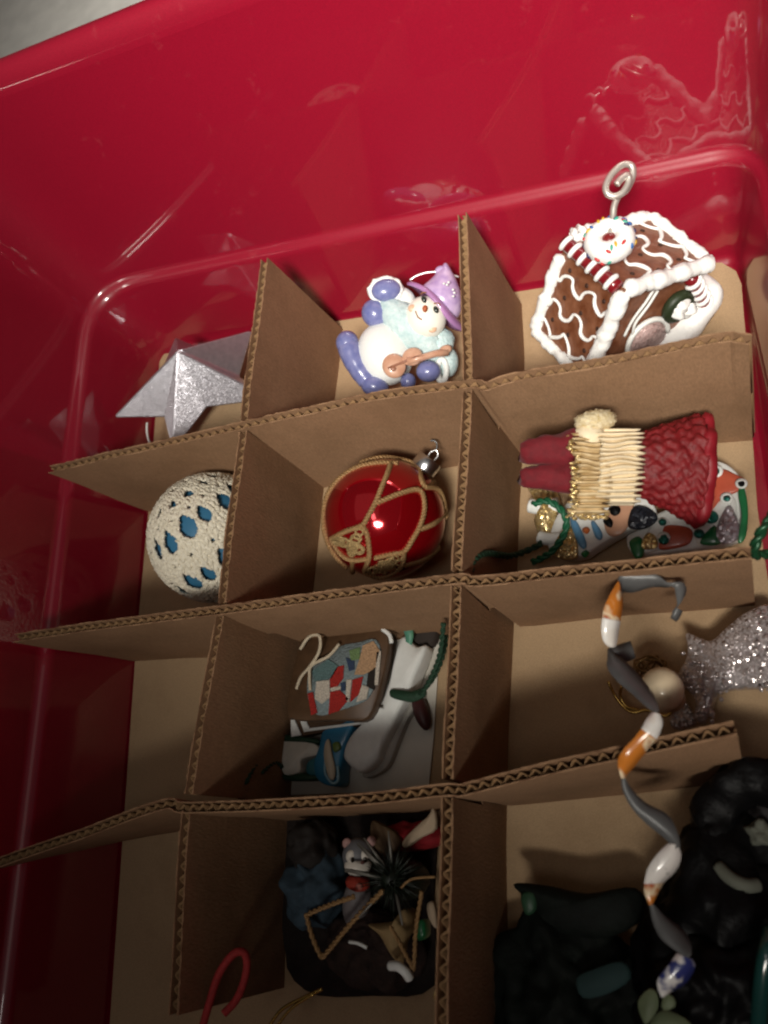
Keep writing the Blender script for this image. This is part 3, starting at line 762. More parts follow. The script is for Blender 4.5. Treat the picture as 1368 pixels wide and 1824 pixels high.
# green cords
gc = MB()
def zp(a, b, z): return P(820+a/2.496, 700+b/2.496, z)
rope(gc, [zp(325, 495, .020), zp(380, 478, .022), zp(440, 510, .022), zp(472, 570, .020), zp(455, 640, .017), (zp(400, 710, .015)), zp(320, 752, .010)], .0014, 2)
tag(gc.build('green_cord_loop', mat('green_cord', (.01, .10, .045), .55, var=.3, vscale=1500), base=zp(400, 600, 0)), 'bright green hanging cord looped over the gold glitter ornament', 'cord')
gc = MB(); rope(gc, [zp(45, 800, .052), zp(60, 742, .050), zp(120, 712, .038), zp(220, 725, .018), zp(300, 700, .010), zp(360, 668, .012)], .0013, 2)
tag(gc.build('green_cord_loop', DARKG, base=zp(200, 720, 0)), 'dark green cord trailing on cardboard beside the lengthwise divider', 'cord')
gc = MB(); rope(gc, [zp(1420, 480, .05), zp(1372, 570, .055), zp(1330, 630, .055), zp(1306, 690, .052), zp(1312, 720, .045), zp(1380, 715, .040)], .0016, 2)
tag(gc.build('green_cord_loop', mat('green_tinsel', (.01, .06, .025), .35, .3, var=.4, vscale=2000), base=zp(1340, 690, .04)), 'sparkly green tinsel loop by the right bin wall', 'cord')

# ---- red pleated paper angel lying on top
an = thing('paper_angel_ornament', 'red velvet and honeycomb paper angel with cream pleated ruff, lying sideways', 'ornament', P(1100, 870, 0.012))
REDP = mat('red_paper', (.12, .004, .006), .6, col2=(.20, .007, .010), vscale=400, bump=.4, bscale=700)
VELV = mat('red_velvet', (.14, .004, .010), .8, var=.2, vscale=300, sheen=.08, bump=.3, bscale=1500)
def conering(a, b, rb, rn, amp, k, tilt=0.0, ph=0, n0=0):
    out = []
    for i in range(120):
        t = 2*math.pi*i/120
        w_ = 1+amp*(math.sin(k*t+ph))
        out.append(F(a+tilt*math.sin(t)*rb+amp*60*math.cos(k*t+ph), b+rb*math.sin(t)*w_, n0+rn*math.cos(t)*w_))
    return out
rings = []
for i in range(34):
    s = i/33
    a = 735+s*(1030-735); rb = 126+s*112; rn = 90+s*50
    rings.append(conering(a, 325+s*20-8*math.sin(s*3.1), rb, rn, .052*(0.5+.6*s)*(1+.3*math.sin(i*1.3)), 20, -.06*s, ph=1.5*math.sin(i*.95)+1.2*noise.noise(Vector((i*.25, 4, 0))), n0=70-s*10))
MB().rings(rings).crumple(.0010, 200, 3).build('skirt', REDP, an)
MB().rings([conering(1012, 345, 238, 134, .01, 9, -.06, n0=58), conering(1036, 345, 256, 144, .02, 9, -.06, n0=58), conering(1066, 345, 248, 138, .02, 9, -.06, n0=58), conering(1074, 345, 226, 124, .02, 9, -.06, n0=58), conering(1050, 345, 110, 60, .02, 9, -.06, n0=58)]).crumple(.0016, 150, 6).build('hem', mat('red_hem', (.22, .007, .014), .55, var=.15, vscale=300), an)
for b0, b1, r0, r1, bb in ((265, 245, 52, 90, 0), (372, 375, 44, 82, 1)):
    rs = []
    for i in range(12):
        s = i/11; a = 262+s*250; rad = r0+(r1-r0)*s
        if i == 0: rad *= .80
        rs.append([F(a+6*math.sin(t*2), b0+(b1-b0)*s+rad*math.sin(t), 10+s*30+rad*.75*math.cos(t)) for t in [2*math.pi*j/28 for j in range(28)]])
    MB().rings(rs).crumple(.0014, 160, bb).build('sleeve', VELV, an)
def pleats(name, m, a0, a1, b0, b1, n, amp, nbase, bulge, scal, seed, par, bend=0):
    rr = random.Random(seed); mb = MB(); rows = []; am = [rr.uniform(.7, 1.3) for _ in range(n+1)]; wv = lambda s_, q_: noise.noise(Vector((s_*7, seed*3.3, q_)))
    for i in range(n*8+1):
        s = i/(n*8); ph = 1 if (i % 8) in (1, 2, 3) else 0; zig = math.sin(2*math.pi*i/8)
        b = b0+(b1-b0)*s; arch = math.sin(math.pi*min(1, max(0, s)))
        row = []
        for j in range(9):
            t = j/8
            edge = 0
            if j == 0: edge = -scal*(.4+.6*(ph == 1))*rr.uniform(.5, 1.3)
            if j == 8: edge = scal*.5*(ph == 1)*rr.uniform(.3, 1.2)
            a = a0+(a1-a0)*t+edge+bend*math.sin(s*2.6)+wv(s, 0)*34*(t-.4)+(6*zig if j == 8 else 0)
            nn = nbase+bulge*arch**.6+amp*am[i//8]*zig*(.7+.5*abs(t-.45))+22*wv(s, t*1.6+3)
            row.append(F(a, b+26*wv(s*.6, 6+t*1.3)*math.sin(math.pi*min(1, s*1.1)), nn))
        rows.append(row)
    return mb.rings(rows, False, False, False).build(name, m, par, smooth=True, solid=.0003)
pleats('cream_ruff', CREAM, 598, 762, 165, 500, 15, 20, 60, 150, 16, 1, an, bend=-22)
pleats('gold_lace_ruff', mat('gold_cream', (.46, .31, .13), .6, col2=(.72, .58, .36), vscale=250), 490, 612, 185, 545, 15, 22, 40, 150, 26, 2, an, bend=-6)
mb = MB(); rr = random.Random(8)
for i in range(46):
    s = i/45; b = 200+s*350
    mb.add(*(lambda q: (q.v, q.f))(MB().ell(F(478+rr.uniform(-22, 10)-6*math.sin(s*3), b, 60+140*math.sin(math.pi*s)**.6+rr.uniform(-10, 15)), AX_R*F.d(rr.uniform(8, 20)), AX_N*F.d(8), AX_U*F.d(7), 8, 5)))
for i in range(16):
    mb.add(*(lambda q: (q.v, q.f))(MB().ell(F(rr.uniform(480, 640), 548+rr.uniform(-14, 10), 55+rr.uniform(-10, 10)), AX_R*F.d(14), AX_N*F.d(9), AX_U*F.d(9), 8, 5)))
mb.build('gold_lace_edge', GOLDG, an)
def puff(d): return 1+.10*math.sin(d.x*16)*math.sin(d.z*13+d.y*9)+.06*math.sin(d.x*31+d.z*20)
MB().ell(F(582, 132, 70), F.dirv(.98, -.15, 0)*F.d(92), AX_N*F.d(62), F.dirv(.15, .98, 0)*F.d(48), 36, 24, puff).build('lace_puff', mat('gold_cream_lace', (.60, .46, .22), .5, .15, col2=(.86, .76, .55), vscale=700, bump=.8, bscale=1500), an)
MB().ell(F(560, 200, 60), F.dirv(.85, .4, 0)*F.d(75), AX_N*F.d(70), F.dirv(-.4, .85, 0)*F.d(62), 30, 20, puff).build('lace_puff', CREAM, an)

# ---- row of small ornaments on a white card (cell behind the bent divider)
K7 = 3.257
def z7(a, b, z): return P(420+a/K7, 1070+b/K7, z)
def patch7(name, m, pts, z, th, par, bev=.0005, puff=0.0, sm=True):
    q = [z7(a, b, z) for a, b in pts]
    return MB().slab(spline(q, 4, True) if sm else q, th, bev=bev, puff=puff).build(name, m, par, smooth=sm)
pc = MB().slab([z7(a, b, .0006) for a, b in ((285, 1130), (300, 700), (400, 250), (900, 120), (1195, 100), (1150, 800), (1120, 1100))], .0006, bev=.0001)
tag(pc.build('white_card', mat('white_card', (.60, .57, .50), .7, var=.04), smooth=False), 'white paper card lying flat under the cross-stitch frame', 'card')
fr0 = thing('cross_stitch_ornament', 'small brown framed cross-stitch picture of a bear in red', 'ornament', z7(630, 450, .012))
FRM = mat('dark_frame', (.085, .045, .022), .5, var=.2, vscale=200)
outer = [(430, 235), (600, 190), (850, 150), (910, 200), (915, 300), (880, 480), (800, 690), (640, 700), (380, 700), (335, 640), (350, 500), (390, 330)]
patch7('frame', FRM, outer, .012, .0055, fr0)
patch7('canvas', mat('blue_grey_stitch', (.20, .25, .26), .9, var=.2, vscale=800, bump=.8, bscale=1500), [(435, 400), (520, 330), (620, 265), (720, 245), (810, 225), (845, 290), (830, 430), (790, 540), (740, 590), (600, 640), (480, 665), (425, 560)], .0172, .0012, fr0, bev=.0002)
ST = {n: mat('stitch_'+n, c, .9, var=.25, vscale=1300, bump=.8, bscale=1800) for n, c in dict(red=(.36, .02, .015), cream=(.56, .50, .42), peach=(.44, .27, .15), green=(.14, .22, .09), black=(.02, .015, .012), teal=(.10, .17, .17), navy=(.03, .05, .10)).items()}
for n, L in (('peach', [(740, 260), (800, 235), (838, 290), (810, 400), (740, 430), (690, 430), (720, 340)]), ('green', [(660, 290), (725, 270), (720, 340), (670, 350)]),
             ('teal', [(445, 410), (540, 340), (600, 380), (560, 450), (460, 470)]), ('navy', [(640, 330), (690, 350), (690, 400), (660, 410)]),
             ('red', [(590, 385), (630, 375), (625, 450), (590, 500), (550, 505), (550, 450)]), ('cream', [(470, 470), (545, 460), (550, 560), (500, 600), (460, 570)]),
             ('red', [(420, 540), (450, 530), (475, 650), (440, 665)]), ('red', [(550, 530), (605, 520), (660, 570), (600, 640), (540, 660)]),
             ('red', [(680, 460), (740, 440), (720, 540), (665, 590)]), ('black', [(770, 420), (815, 385), (805, 520), (760, 500)]), ('cream', [(820, 300), (845, 290), (828, 490), (808, 490)]),
             ('cream', [(735, 490), (775, 500), (760, 570), (700, 590)]), ('cream', [(645, 460), (675, 455), (660, 590), (640, 580)]), ('cream', [(550, 508), (610, 495), (612, 515), (555, 528)]), ('navy', [(610, 480), (640, 470), (640, 520), (615, 525)])):
    patch7('stitched_patch', ST[n], L, .0185, .0005, fr0, bev=.0001, sm=False)
TW = mat('cream_twine', (.52, .44, .32), .8, var=.2, vscale=900)
MB().tube(spline([z7(375, 280, .021), z7(425, 210, .023), z7(485, 205, .024), z7(485, 290, .023), z7(435, 375, .021), z7(380, 440, .019), z7(352, 512, .018)], 6), .0007, 6).build('twine', TW, fr0)
MB().tube(spline([z7(600, 250, .020), z7(540, 320, .021), z7(440, 375, .021), z7(428, 440, .020), z7(432, 520, .019)], 6), .0007, 6).build('twine', TW, fr0)
MB().tube(spline([z7(850, 165, .0185), z7(890, 195, .0190), z7(905, 245, .0188)], 5), .0009, 6).build('worn_edge', WPAINT, fr0)
fs2 = thing('small_frame_ornament', 'brown and white striped frame edge peeking out below the cross-stitch picture', 'ornament', z7(560, 720, .005))
patch7('back_board', FRM, [(330, 675), (800, 650), (810, 720), (420, 790), (345, 770)], .006, .004, fs2, sm=False)
patch7('white_strip', WPAINT, [(372, 690), (400, 680), (430, 735), (400, 765)], .0102, .0007, fs2, sm=False)
patch7('white_strip', WPAINT, [(400, 745), (770, 700), (775, 712), (400, 762)], .0102, .0007, fs2, sm=False)
patch7('white_strip', WPAINT, [(322, 690), (345, 690), (385, 780), (325, 790)], .0104, .0007, fs2, sm=False)
pn = thing('white_pin_ornament', 'white wooden mitten-shaped ornament tied with dark green ribbon at its waist', 'ornament', z7(900, 750, .002))
patch7('body', WPAINT, [(1020, 232), (1060, 262), (1100, 292), (1152, 285), (1125, 380), (1090, 460), (1060, 540), (1010, 640), (960, 750), (905, 860), (870, 945), (780, 1008), (705, 955), (683, 900), (735, 795), (840, 710), (905, 610), (935, 530), (965, 440), (985, 330)], .002, .0095, pn, bev=.0016, puff=.0010)
patch7('edge_board', mat('worn_white', (.42, .40, .36), .8, var=.2), [(1075, 540), (1110, 560), (1020, 690), (960, 830), (900, 970), (800, 1030), (760, 1010), (860, 930), (960, 740)], .0014, .004, pn)
rb = MB().slab(spline([z7(a, b, .0122) for a, b in ((905, 520), (960, 520), (1030, 530), (1100, 510), (1105, 555), (1030, 590), (960, 580), (905, 560))], 3, True), .0016, bev=.0004).build('ribbon', DARKG, pn)
rope(MB(), [z7(1075, 545, .0135), z7(1120, 470, .018), z7(1165, 370, .022), z7(1190, 280, .026), z7(1205, 130, .030)], .0010, 2).build('ribbon_cord', DARKG, pn)
rope(MB(), [z7(1070, 540, .0130), z7(1150, 440, .016), z7(1200, 320, .018), z7(1225, 200, .018)], .0010, 2).build('ribbon_cord', DARKG, pn)
st = thing('blue_stocking_ornament', 'blue glazed stocking ornament with a cream crescent trim', 'ornament', z7(600, 900, .002))
BLG = mat('blue_glaze', (.03, .20, .36), .35, var=.15, coat=.3)
patch7('body', BLG, [(560, 770), (640, 740), (740, 700), (720, 780), (680, 880), (660, 1000), (650, 1080), (570, 1075), (520, 1030), (510, 950), (540, 850)], .002, .008, st, puff=.001)
patch7('crescent', mat('cream_glaze', (.62, .55, .42), .5), [(530, 820), (550, 810), (565, 890), (582, 980), (575, 1038), (550, 1030), (530, 960), (520, 890)], .0110, .0016, st)
patch7('green_spot', mat('olive_glaze', (.13, .20, .05), .4), [(565, 830), (600, 820), (610, 860), (575, 880)], .0110, .0010, st)
MB().tube(spline([z7(520, 930, .0112), z7(520, 1000, .0112), z7(560, 1058, .0112), z7(595, 1040, .0112), z7(590, 960, .0112)], 5), .0006, 6).build('outline', mat('pale_blue', (.25, .45, .55), .5), st)
wg = thing('white_block_ornament', 'white speckled block ornament edged in dark green beside the blue stocking', 'ornament', z7(410, 900, .002))
patch7('body', mat('speckled_white', (.62, .60, .52), .6, col2=(.70, .68, .60), vscale=300), [(318, 830), (400, 820), (510, 845), (525, 900), (430, 930), (420, 1000), (330, 1015), (312, 920)], .003, .007, wg)
patch7('green_edge', mat('dark_green_paint', (.015, .05, .025), .6), [(310, 790), (420, 800), (520, 815), (525, 840), (420, 832), (312, 825)], .003, .007, wg)
patch7('green_edge', MATS['dark_green_paint'], [(320, 1015), (420, 1010), (510, 1020), (505, 1045), (400, 1050), (325, 1045)], .003, .006, wg)
patch7('teal_panel', mat('teal_paint', (.03, .14, .17), .5), [(425, 935), (500, 905), (515, 960), (500, 1010), (420, 1005)], .0085, .0012, wg)
rr = random.Random(4)
gt = MB()
for k, (nm, m, bs_) in enumerate((('ribbon_strip', None, None),)):
    L = spline([z7(925, 120, .010), z7(980, 190, .012), z7(985, 280, .010), z7(960, 390, .007), z7(935, 500, .004)], 6)
    R2 = spline([z7(985, 110, .010), z7(1030, 180, .012), z7(1015, 280, .010), z7(985, 390, .007), z7(965, 500, .004)], 6)
tg = MB().rings([L, R2], False, False, False).build('green_ribbon', mat('green_blue_ribbon', (.10, .24, .09), .5, col2=(.05, .22, .28), vscale=60), base=z7(960, 300, .004), solid=.0008)
tag(tg, 'short green and blue ribbon strip curling between frame and white mitten', 'ribbon')
db = MB().ell(z7(1075, 640, .004), Vector((.003, .001, 0)), Vector((-.003, .0075, 0)), Vector((0, 0, .0030)), 16, 10)
tag(db.build('dark_bead', mat('maroon', (.05, .012, .012), .5)), 'small dark maroon bead lying on the white card', 'bead')
dk = MB().slab(spline([z7(a, b, .001) for a, b in ((1000, 175), (1080, 110), (1190, 100), (1180, 250), (1120, 280), (1050, 250))], 3, True), .006, bev=.001)
tag(dk.build('dark_felt_scrap', mat('dark_felt', (.03, .022, .018), .9)), 'dark brown felt scrap behind the white mitten ornament', 'felt')
gcx = MB(); rope(gcx, [z7(60, 1060, .034), z7(110, 960, .028), z7(200, 870, .017), z7(290, 790, .008)], .0009, 2); rope(gcx, [z7(150, 1000, .024), z7(230, 940, .014), z7(310, 1010, .006)], .0009, 2)
tag(gcx.build('green_cord_loop', DARKG), 'dark green cord in the shade beside the speckled white block', 'cord')

# ---- clear glitter angel with wooden bead head
K8 = 3.717
def z8(a, b, z): return P(1000+a/K8, 1000+b/K8, z)
ga = thing('glitter_angel_ornament', 'clear glittery plastic angel with a wooden bead head and gold wire halo', 'ornament', z8(900, 800, 0))
out = spline([z8(a, b, .006) for a, b in ((838, 500), (930, 530), (1010, 548), (1120, 450), (1240, 360), (1400, 320), (1500, 500), (1480, 700), (1420, 840), (1250, 855), (1100, 870), (1030, 920), (1000, 1010), (955, 1085), (890, 1055), (905, 960), (860, 880), (780, 820), (800, 740), (835, 680), (850, 590))], 4, True)
CLG = glitter('clear_glitter', (.42, .37, .36), (.60, .55, .55), .14, .5, 1900, 1.0, coat=.5)
MB().slab(out, .007, bev=.0012, puff=.002).build('body', CLG, ga)
mb = MB(); rr = random.Random(11)
for k in range(150):
    a, b = rr.uniform(800, 1420), rr.uniform(360, 1060)
    ok = (b > 500+(a-1010)*-.55 if a > 1010 else b > 520) and (b < 860 if a > 1060 else (b < 820 or a > 890)) and (a > 840 or b > 560)
    if not ok: continue
    q = z8(a, b, .0136+rr.uniform(0, .0016)); r = rr.uniform(.0004, .0011)
    mb.add(*(lambda q_: (q_.v, q_.f))(MB().ell(q, Vector((r, 0, 0)), Vector((0, r*rr.uniform(.6, 1.4), 0)), Vector((0, 0, r*.8)), 7, 5)))
mb.build('glitter_beads', glitter('clear_bead', (.42, .36, .35), (.60, .55, .54), .10, .5, 1400, .8), ga)
patch8 = MB().slab(spline([z8(a, b, .003) for a, b in ((740, 960), (820, 930), (880, 1010), (900, 1080), (800, 1120), (730, 1090))], 4, True), .004, bev=.001).build('lower_wing', CLG, ga)
hc8 = z8(666, 846, .029)
WOOD = mat('pale_wood', (.78, .64, .44), .3, var=.06, vscale=200, coat=.4)
hd8 = MB().ell(hc8, Vector((.0068, 0, 0)), Vector((0, .0070, 0)), Vector((0, 0, .0066)), 28, 18).build('bead_head', WOOD, ga)
MB().ell(z8(713, 910, .022), Vector((.0052, 0, 0)), Vector((0, .0044, 0)), Vector((0, 0, .0050)), 20, 14).build('collar_bead', mat('tan_wood', (.42, .28, .16), .4), ga)
GW = mat('gold_wire', (.55, .36, .10), .25, .9, var=.15)
MB().tube(spline([z8(310, 795, .012), z8(350, 880, .010), z8(400, 950, .009), z8(470, 1000, .008), z8(560, 985, .008), z8(640, 1010, .008), (z8(700, 1020, .008)), z8(760, 960, .008), z8(775, 880, .010)], 6), .00055, 6).build('wire_halo', GW, ga)
MB().tube(spline([z8(400, 825, .012), z8(390, 890, .010), z8(430, 960, .009), z8(510, 985, .008)], 6), .00055, 6).build('wire_halo', GW, ga)
mb = MB()
for k in range(7):
    c = z8(585+10*math.sin(k*2), 705+8*math.cos(k*3), .013); an_ = k*.9
    mb.tube([c+Vector((math.cos(t)*.0055*math.cos(an_)-.003*math.sin(t)*math.sin(an_), math.sin(t)*.0030+math.cos(t)*.002*math.sin(an_), .0022*math.sin(t+an_))) for t in [2*math.pi*i/14 for i in range(14)]], .0004, 5, closed=True)
mb.build('wire_hair', mat('brown_wire', (.22, .13, .05), .35, .7), ga)

# ---- curled ribbon strip
def strip(name, m, rows, par, sub=6):
    L = spline([P(*l) for l, r in rows], sub); R3 = spline([P(*r) for l, r in rows], sub); M3 = []
    for i, (a, b) in enumerate(zip(L, R3)):
        M3.append((a+b)*.5+AX_N*((a-b).length*.07))
    return MB().rings([L, M3, R3], False, False, False).build(name, m, par, solid=.0003)
GREY = mat('grey_ribbon_back', (.085, .085, .085), .38, var=.15, vscale=150, spec=.4)
def print_mat(name, base, blot, scale, thr, col3=None):
    m = mat(name, base, .25, var=.04, coat=.5); nt = m.node_tree; b = nt.nodes['Principled BSDF']
    tc = nt.nodes.new('ShaderNodeTexCoord'); nz = nt.nodes.new('ShaderNodeTexNoise'); nz.inputs['Scale'].default_value = scale; nz.inputs['Detail'].default_value = 2
    nt.links.new(tc.outputs['Object'], nz.inputs['Vector'])
    r = nt.nodes.new('ShaderNodeValToRGB'); e = r.color_ramp.elements
    e[0].position = thr-.04; e[0].color = (*base, 1); e[1].position = thr+.04; e[1].color = (*blot, 1)
    if col3: x = e.new(min(.99, thr+.14)); x.color = (*col3, 1)
    nt.links.new(nz.outputs['Fac'], r.inputs['Fac']); nt.links.new(r.outputs['Color'], b.inputs['Base Color'])
    return m
ORG = print_mat('orange_print', (.52, .17, .025), (.74, .60, .40), 150, .52, (.36, .07, .012))
WPR = print_mat('white_print', (.72, .70, .66), (.70, .66, .60), 200, .55)
WBL = print_mat('white_blue_print', (.68, .66, .64), (.03, .04, .17), 190, .50)
WSM = print_mat('white_spot_print', (.72, .68, .64), (.08, .08, .06), 260, .66)
rib = thing('curled_ribbon', 'orange, white and grey printed ribbon curling over the bent divider', 'ribbon', P(1140, 1330, .064))
zt = .060
strip('grey_back', GREY, [((1212, 1070, .052), (1196, 1092, .052)), ((1220, 1060, .053), (1206, 1080, .053)), ((1222, 1046, .055), (1204, 1062, .055)), ((1213, 1036, .057), (1200, 1046, .057)), ((1190, 1038, .058), (1186, 1046, .055)), ((1170, 1024, .058), (1160, 1046, .054)), ((1140, 1021, .059), (1128, 1055, .053)), ((1108, 1024, .060), (1108, 1054, .053)), ((1101, 1034, .060), (1109, 1056, .055))], rib)
strip('grey_tip', GREY, [((1204, 1082, .052), (1216, 1088, .050)), ((1196, 1096, .051), (1208, 1104, .049)), ((1194, 1100, .050), (1203, 1106, .048))], rib)
strip('printed_front', ORG, [((1101, 1034, .060), (1104, 1040, .060)), ((1088, 1056, .063), (1109, 1070, .060)), ((1076, 1082, .064), (1107, 1092, .060)), ((1073, 1100, .064), (1105, 1106, .060))], rib)
strip('printed_front', WPR, [((1073, 1100, .064), (1105, 1106, .060)), ((1071, 1124, .063), (1102, 1124, .059)), ((1076, 1144, .061), (1098, 1148, .058)), ((1086, 1153, .059), (1096, 1152, .057))], rib)
strip('grey_back', GREY, [((1123, 1142, .050), (1132, 1172, .050)), ((1108, 1146, .052), (1120, 1178, .052)), ((1096, 1150, .056), (1108, 1176, .054)), ((1084, 1154, .058), (1098, 1168, .056)), ((1082, 1170, .060), (1104, 1170, .058)), ((1082, 1190, .062), (1116, 1180, .060)), ((1098, 1212, .064), (1136, 1200, .062)), ((1126, 1236, .067), (1158, 1228, .066)), ((1150, 1258, .070), (1170, 1250, .070)), ((1166, 1271, .072), (1174, 1266, .072))], rib)
strip('printed_front', WPR, [((1162, 1268, .072), (1176, 1272, .072)), ((1152, 1280, .073), (1180, 1288, .072)), ((1144, 1295, .074), (1174, 1308, .072)), ((1142, 1298, .074), (1169, 1316, .072))], rib)
strip('printed_front', ORG, [((1142, 1298, .074), (1169, 1316, .072)), ((1130, 1314, .074), (1156, 1332, .071)), ((1108, 1338, .074), (1134, 1360, .070)), ((1100, 1358, .072), (1118, 1378, .069)), ((1106, 1386, .070), (1114, 1386, .069))], rib)
strip('grey_back', GREY, [((1106, 1386, .069), (1114, 1386, .069)), ((1110, 1410, .068), (1124, 1404, .067)), ((1126, 1440, .066), (1150, 1430, .064)), ((1150, 1466, .064), (1188, 1450, .062)), ((1182, 1492, .062), (1206, 1480, .062)), ((1204, 1512, .062), (1212, 1508, .062))], rib)
strip('printed_front', WSM, [((1190, 1502, .062), (1208, 1504, .062)), ((1172, 1520, .063), (1213, 1526, .061)), ((1154, 1546, .063), (1204, 1550, .060)), ((1147, 1574, .062), (1182, 1572, .059))], rib)
strip('printed_front', ORG, [((1147, 1574, .062), (1182, 1572, .059)), ((1148, 1592, .061), (1172, 1590, .059)), ((1156, 1612, .060), (1162, 1611, .060))], rib)
strip('grey_back', GREY, [((1156, 1610, .060), (1164, 1610, .060)), ((1162, 1640, .060), (1186, 1632, .058)), ((1176, 1670, .060), (1216, 1656, .057)), ((1204, 1694, .060), (1230, 1680, .058)), ((1224, 1706, .060), (1232, 1700, .060))], rib)
strip('printed_front', WBL, [((1206, 1698, .060), (1232, 1708, .060)), ((1190, 1720, .061), (1238, 1722, .059)), ((1172, 1744, .061), (1222, 1750, .058)), ((1172, 1762, .060), (1196, 1766, .058)), ((1178, 1775, .059), (1182, 1776, .059))], rib)

# ---- dark things in the front cells
K2 = 2.591
def z2(a, b, z): return P(840+a/K2, 1340+b/K2, z)
bg = thing('black_bag', 'black vinyl pouch with thick rolled edge filling the front corner', 'bag', z2(1150, 800, 0))
def blob(name, m, c, ax_, ay_, az_, par, amp=.06, fr=4, seed=1, base=None):
    rr = random.Random(seed); ph = [rr.uniform(0, 6) for _ in range(5)]
    f = lambda d: 1+amp*(math.sin(d.x*fr+ph[0])+math.sin(d.y*fr*1.4+ph[1])*math.cos(d.z*fr+ph[2])+.5*math.sin(d.x*fr*2.7+d.y*5+ph[3]))
    mb = MB().ell(c, Vector(ax_), Vector(ay_), Vector(az_), 64, 40, f).crumple(.0045, 95, seed)
    return mb.build(name, m, par, base=base)
blob('body', BLACK, z2(1170, 900, .020), (.027, 0, 0), (.004, .036, 0), (0, 0, .019), bg, .05, 3, 4)
blob('fold', BLACK, z2(1180, 1100, .030), (.026, .010, 0), (-.004, .016, 0), (0, 0, .016), bg, .06, 4, 9)
torus(MB(), z2(1350, 360, .028), Vector((1, 0, .15)).normalized(), Vector((0, 1, .1)).normalized(), Vector((-.15, -.1, 1)).normalized(),   .0148, .0066, 72, 22).crumple(.0032, 120, 2).build('rolled_edge', BLACK, bg)
torus(MB(), z2(1330, 420, .024), Vector((1, 0, .1)).normalized(), Vector((0, .9, .1)).normalized(), Vector((-.1, -.1, 1)).normalized(), .0080, .0042, 60, 16).crumple(.0028, 170, 5).build('inner_roll', mat('black_soft', (.014, .012, .013), .55), bg)
lump(z2(1335, 375, .031), .0036, .25, 4, 3).build('pale_lining', mat('pale_green_lining', (.11, .115, .09), .8), bg)
MB().tube(spline([z2(1130, 520, .034), z2(1200, 585, .036), z2(1270, 615, .036), z2(1325, 610, .034)], 6), [.0010]+[.0020]*17+[.0010], 10).build('pale_piping', MATS['pale_green_lining'], bg)
gx = thing('dark_green_pouch', 'dark green cloth pouch with a folded pointed flap in the shaded front cell', 'pouch', z2(450, 900, 0))
DGC = mat('dark_green_cloth', (.004, .006, .0045), .7, spec=.2, var=.4, vscale=120, bump=.4, bscale=400)
blob('body', DGC, z2(450, 1130, .012), (.0285, 0, 0), (0, .026, 0), (0, 0, .013), gx, .05, 4, 12)
fl2 = [(205, 608), (360, 615), (540, 650), (760, 625), (800, 760), (600, 860), (330, 800), (290, 700)]
MB().slab(spline([z2(a, b, .016) for a, b in fl2], 4, True), .004, bev=.001, puff=.003).build('flap', DGC, gx)
MB().slab(spline([z2(a, b, .008) for a, b in ((280, 650), (340, 640), (345, 720), (300, 740))], 3, True), .014, bev=.001).build('green_tab', mat('green_tab', (.02, .06, .03), .5), gx)
MB().slab(spline([z2(a, b, .026) for a, b in ((490, 1040), (560, 1000), (700, 960), (740, 1040), (640, 1110), (520, 1130))], 3, True), .003, bev=.001).build('teal_patch', mat('teal_cloth', (.015, .04, .04), .8), gx)
lf = MB().slab(spline([z2(a, b, .055) for a, b in ((770, 1150), (820, 1090), (858, 1110), (862, 1180), (815, 1250), (790, 1230))], 3, True), .0012, bev=.0003)
lf.slab(spline([z2(a, b, .056) for a, b in ((878, 1170), (895, 1110), (935, 1130), (942, 1170), (900, 1190))], 3, True), .0012, bev=.0003)
lf.slab(spline([z2(a, b, .053) for a, b in ((830, 1240), (880, 1190), (960, 1210), (1020, 1260), (1000, 1330), (820, 1330))], 3, True), .0012, bev=.0003)
tag(lf.build('leaf_cluster', mat('pale_leaf', (.12, .15, .08), .6, var=.25)), 'pale green fabric leaves at the lower end of the ribbon', 'leaves')
tt = MB().tube(spline([z2(1325, 1260, .045), z2(1335, 1120, .048), z2(1350, 980, .050), z2(1368, 900, .050), z2(1380, 830, .046)], 6), .0022, 10)
tag(tt.build('teal_tube', mat('teal_gloss', (.008, .05, .045), .15, coat=.6)), 'glossy dark teal tube standing beside the black pouch', 'tube')

# ---- shaded cell with the cat
K1 = 3.8
def z1(a, b, z): return P(480+a/K1, 1400+b/K1, z)
F = Fr(638, 1527, .022, 480, 1400, 3.8)
ct = thing('cat_ornament', 'grey and white cat ornament with striped whiskers and a red scarf', 'ornament', z1(610, 700, 0))
CATG = mat('cat_grey', (.13, .13, .14), .5, var=.1); CATW = mat('cat_white', (.62, .57, .50), .45, var=.04)
E('body', mat('cat_body', (.16, .14, .14), .6), 590, 800, -60, 95, 190, 80, 10, par=ct)
hh = E('head', CATG, 598, 470, 0, 105, 115, 90, 0, par=ct)
E('muzzle', CATW, 600, 520, 40, 92, 68, 70, -5, par=hh)
for a in (556, 640): E('eye_patch', CATW, a, 450, 62, 36, 44, 26, 10, par=hh)
for a in (566, 648): E('eye', mat('cat_eye', (.03, .02, .01), .3), a, 465, 86, 13, 19, 10, 0, par=hh)
E('nose', mat('cat_nose', (.35, .16, .14), .4), 632, 478, 100, 14, 11, 12, 0, par=hh)
for a, b in ((525, 385), (690, 370)): E('ear', mat('cat_ear', (.36, .20, .18), .6), a, b, 10, 32, 36, 18, 0, par=hh)
for k in range(3):
    MB().tube(spline([F(556, 522+22*k, 104-12*k), F(610, 535+20*k, 112-14*k), F(660, 548+14*k, 98-14*k)], 5), F.d(6), 6).build('whisker', BLACK, hh)
E('scarf', mat('scarf_red', (.30, .03, .015), .7, bump=.5), 600, 645, 20, 85, 52, 80, 5, par=ct)
E('scarf_knot', mat('scarf_pink', (.36, .12, .09), .7), 610, 640, 95, 24, 24, 16, 0, par=ct)
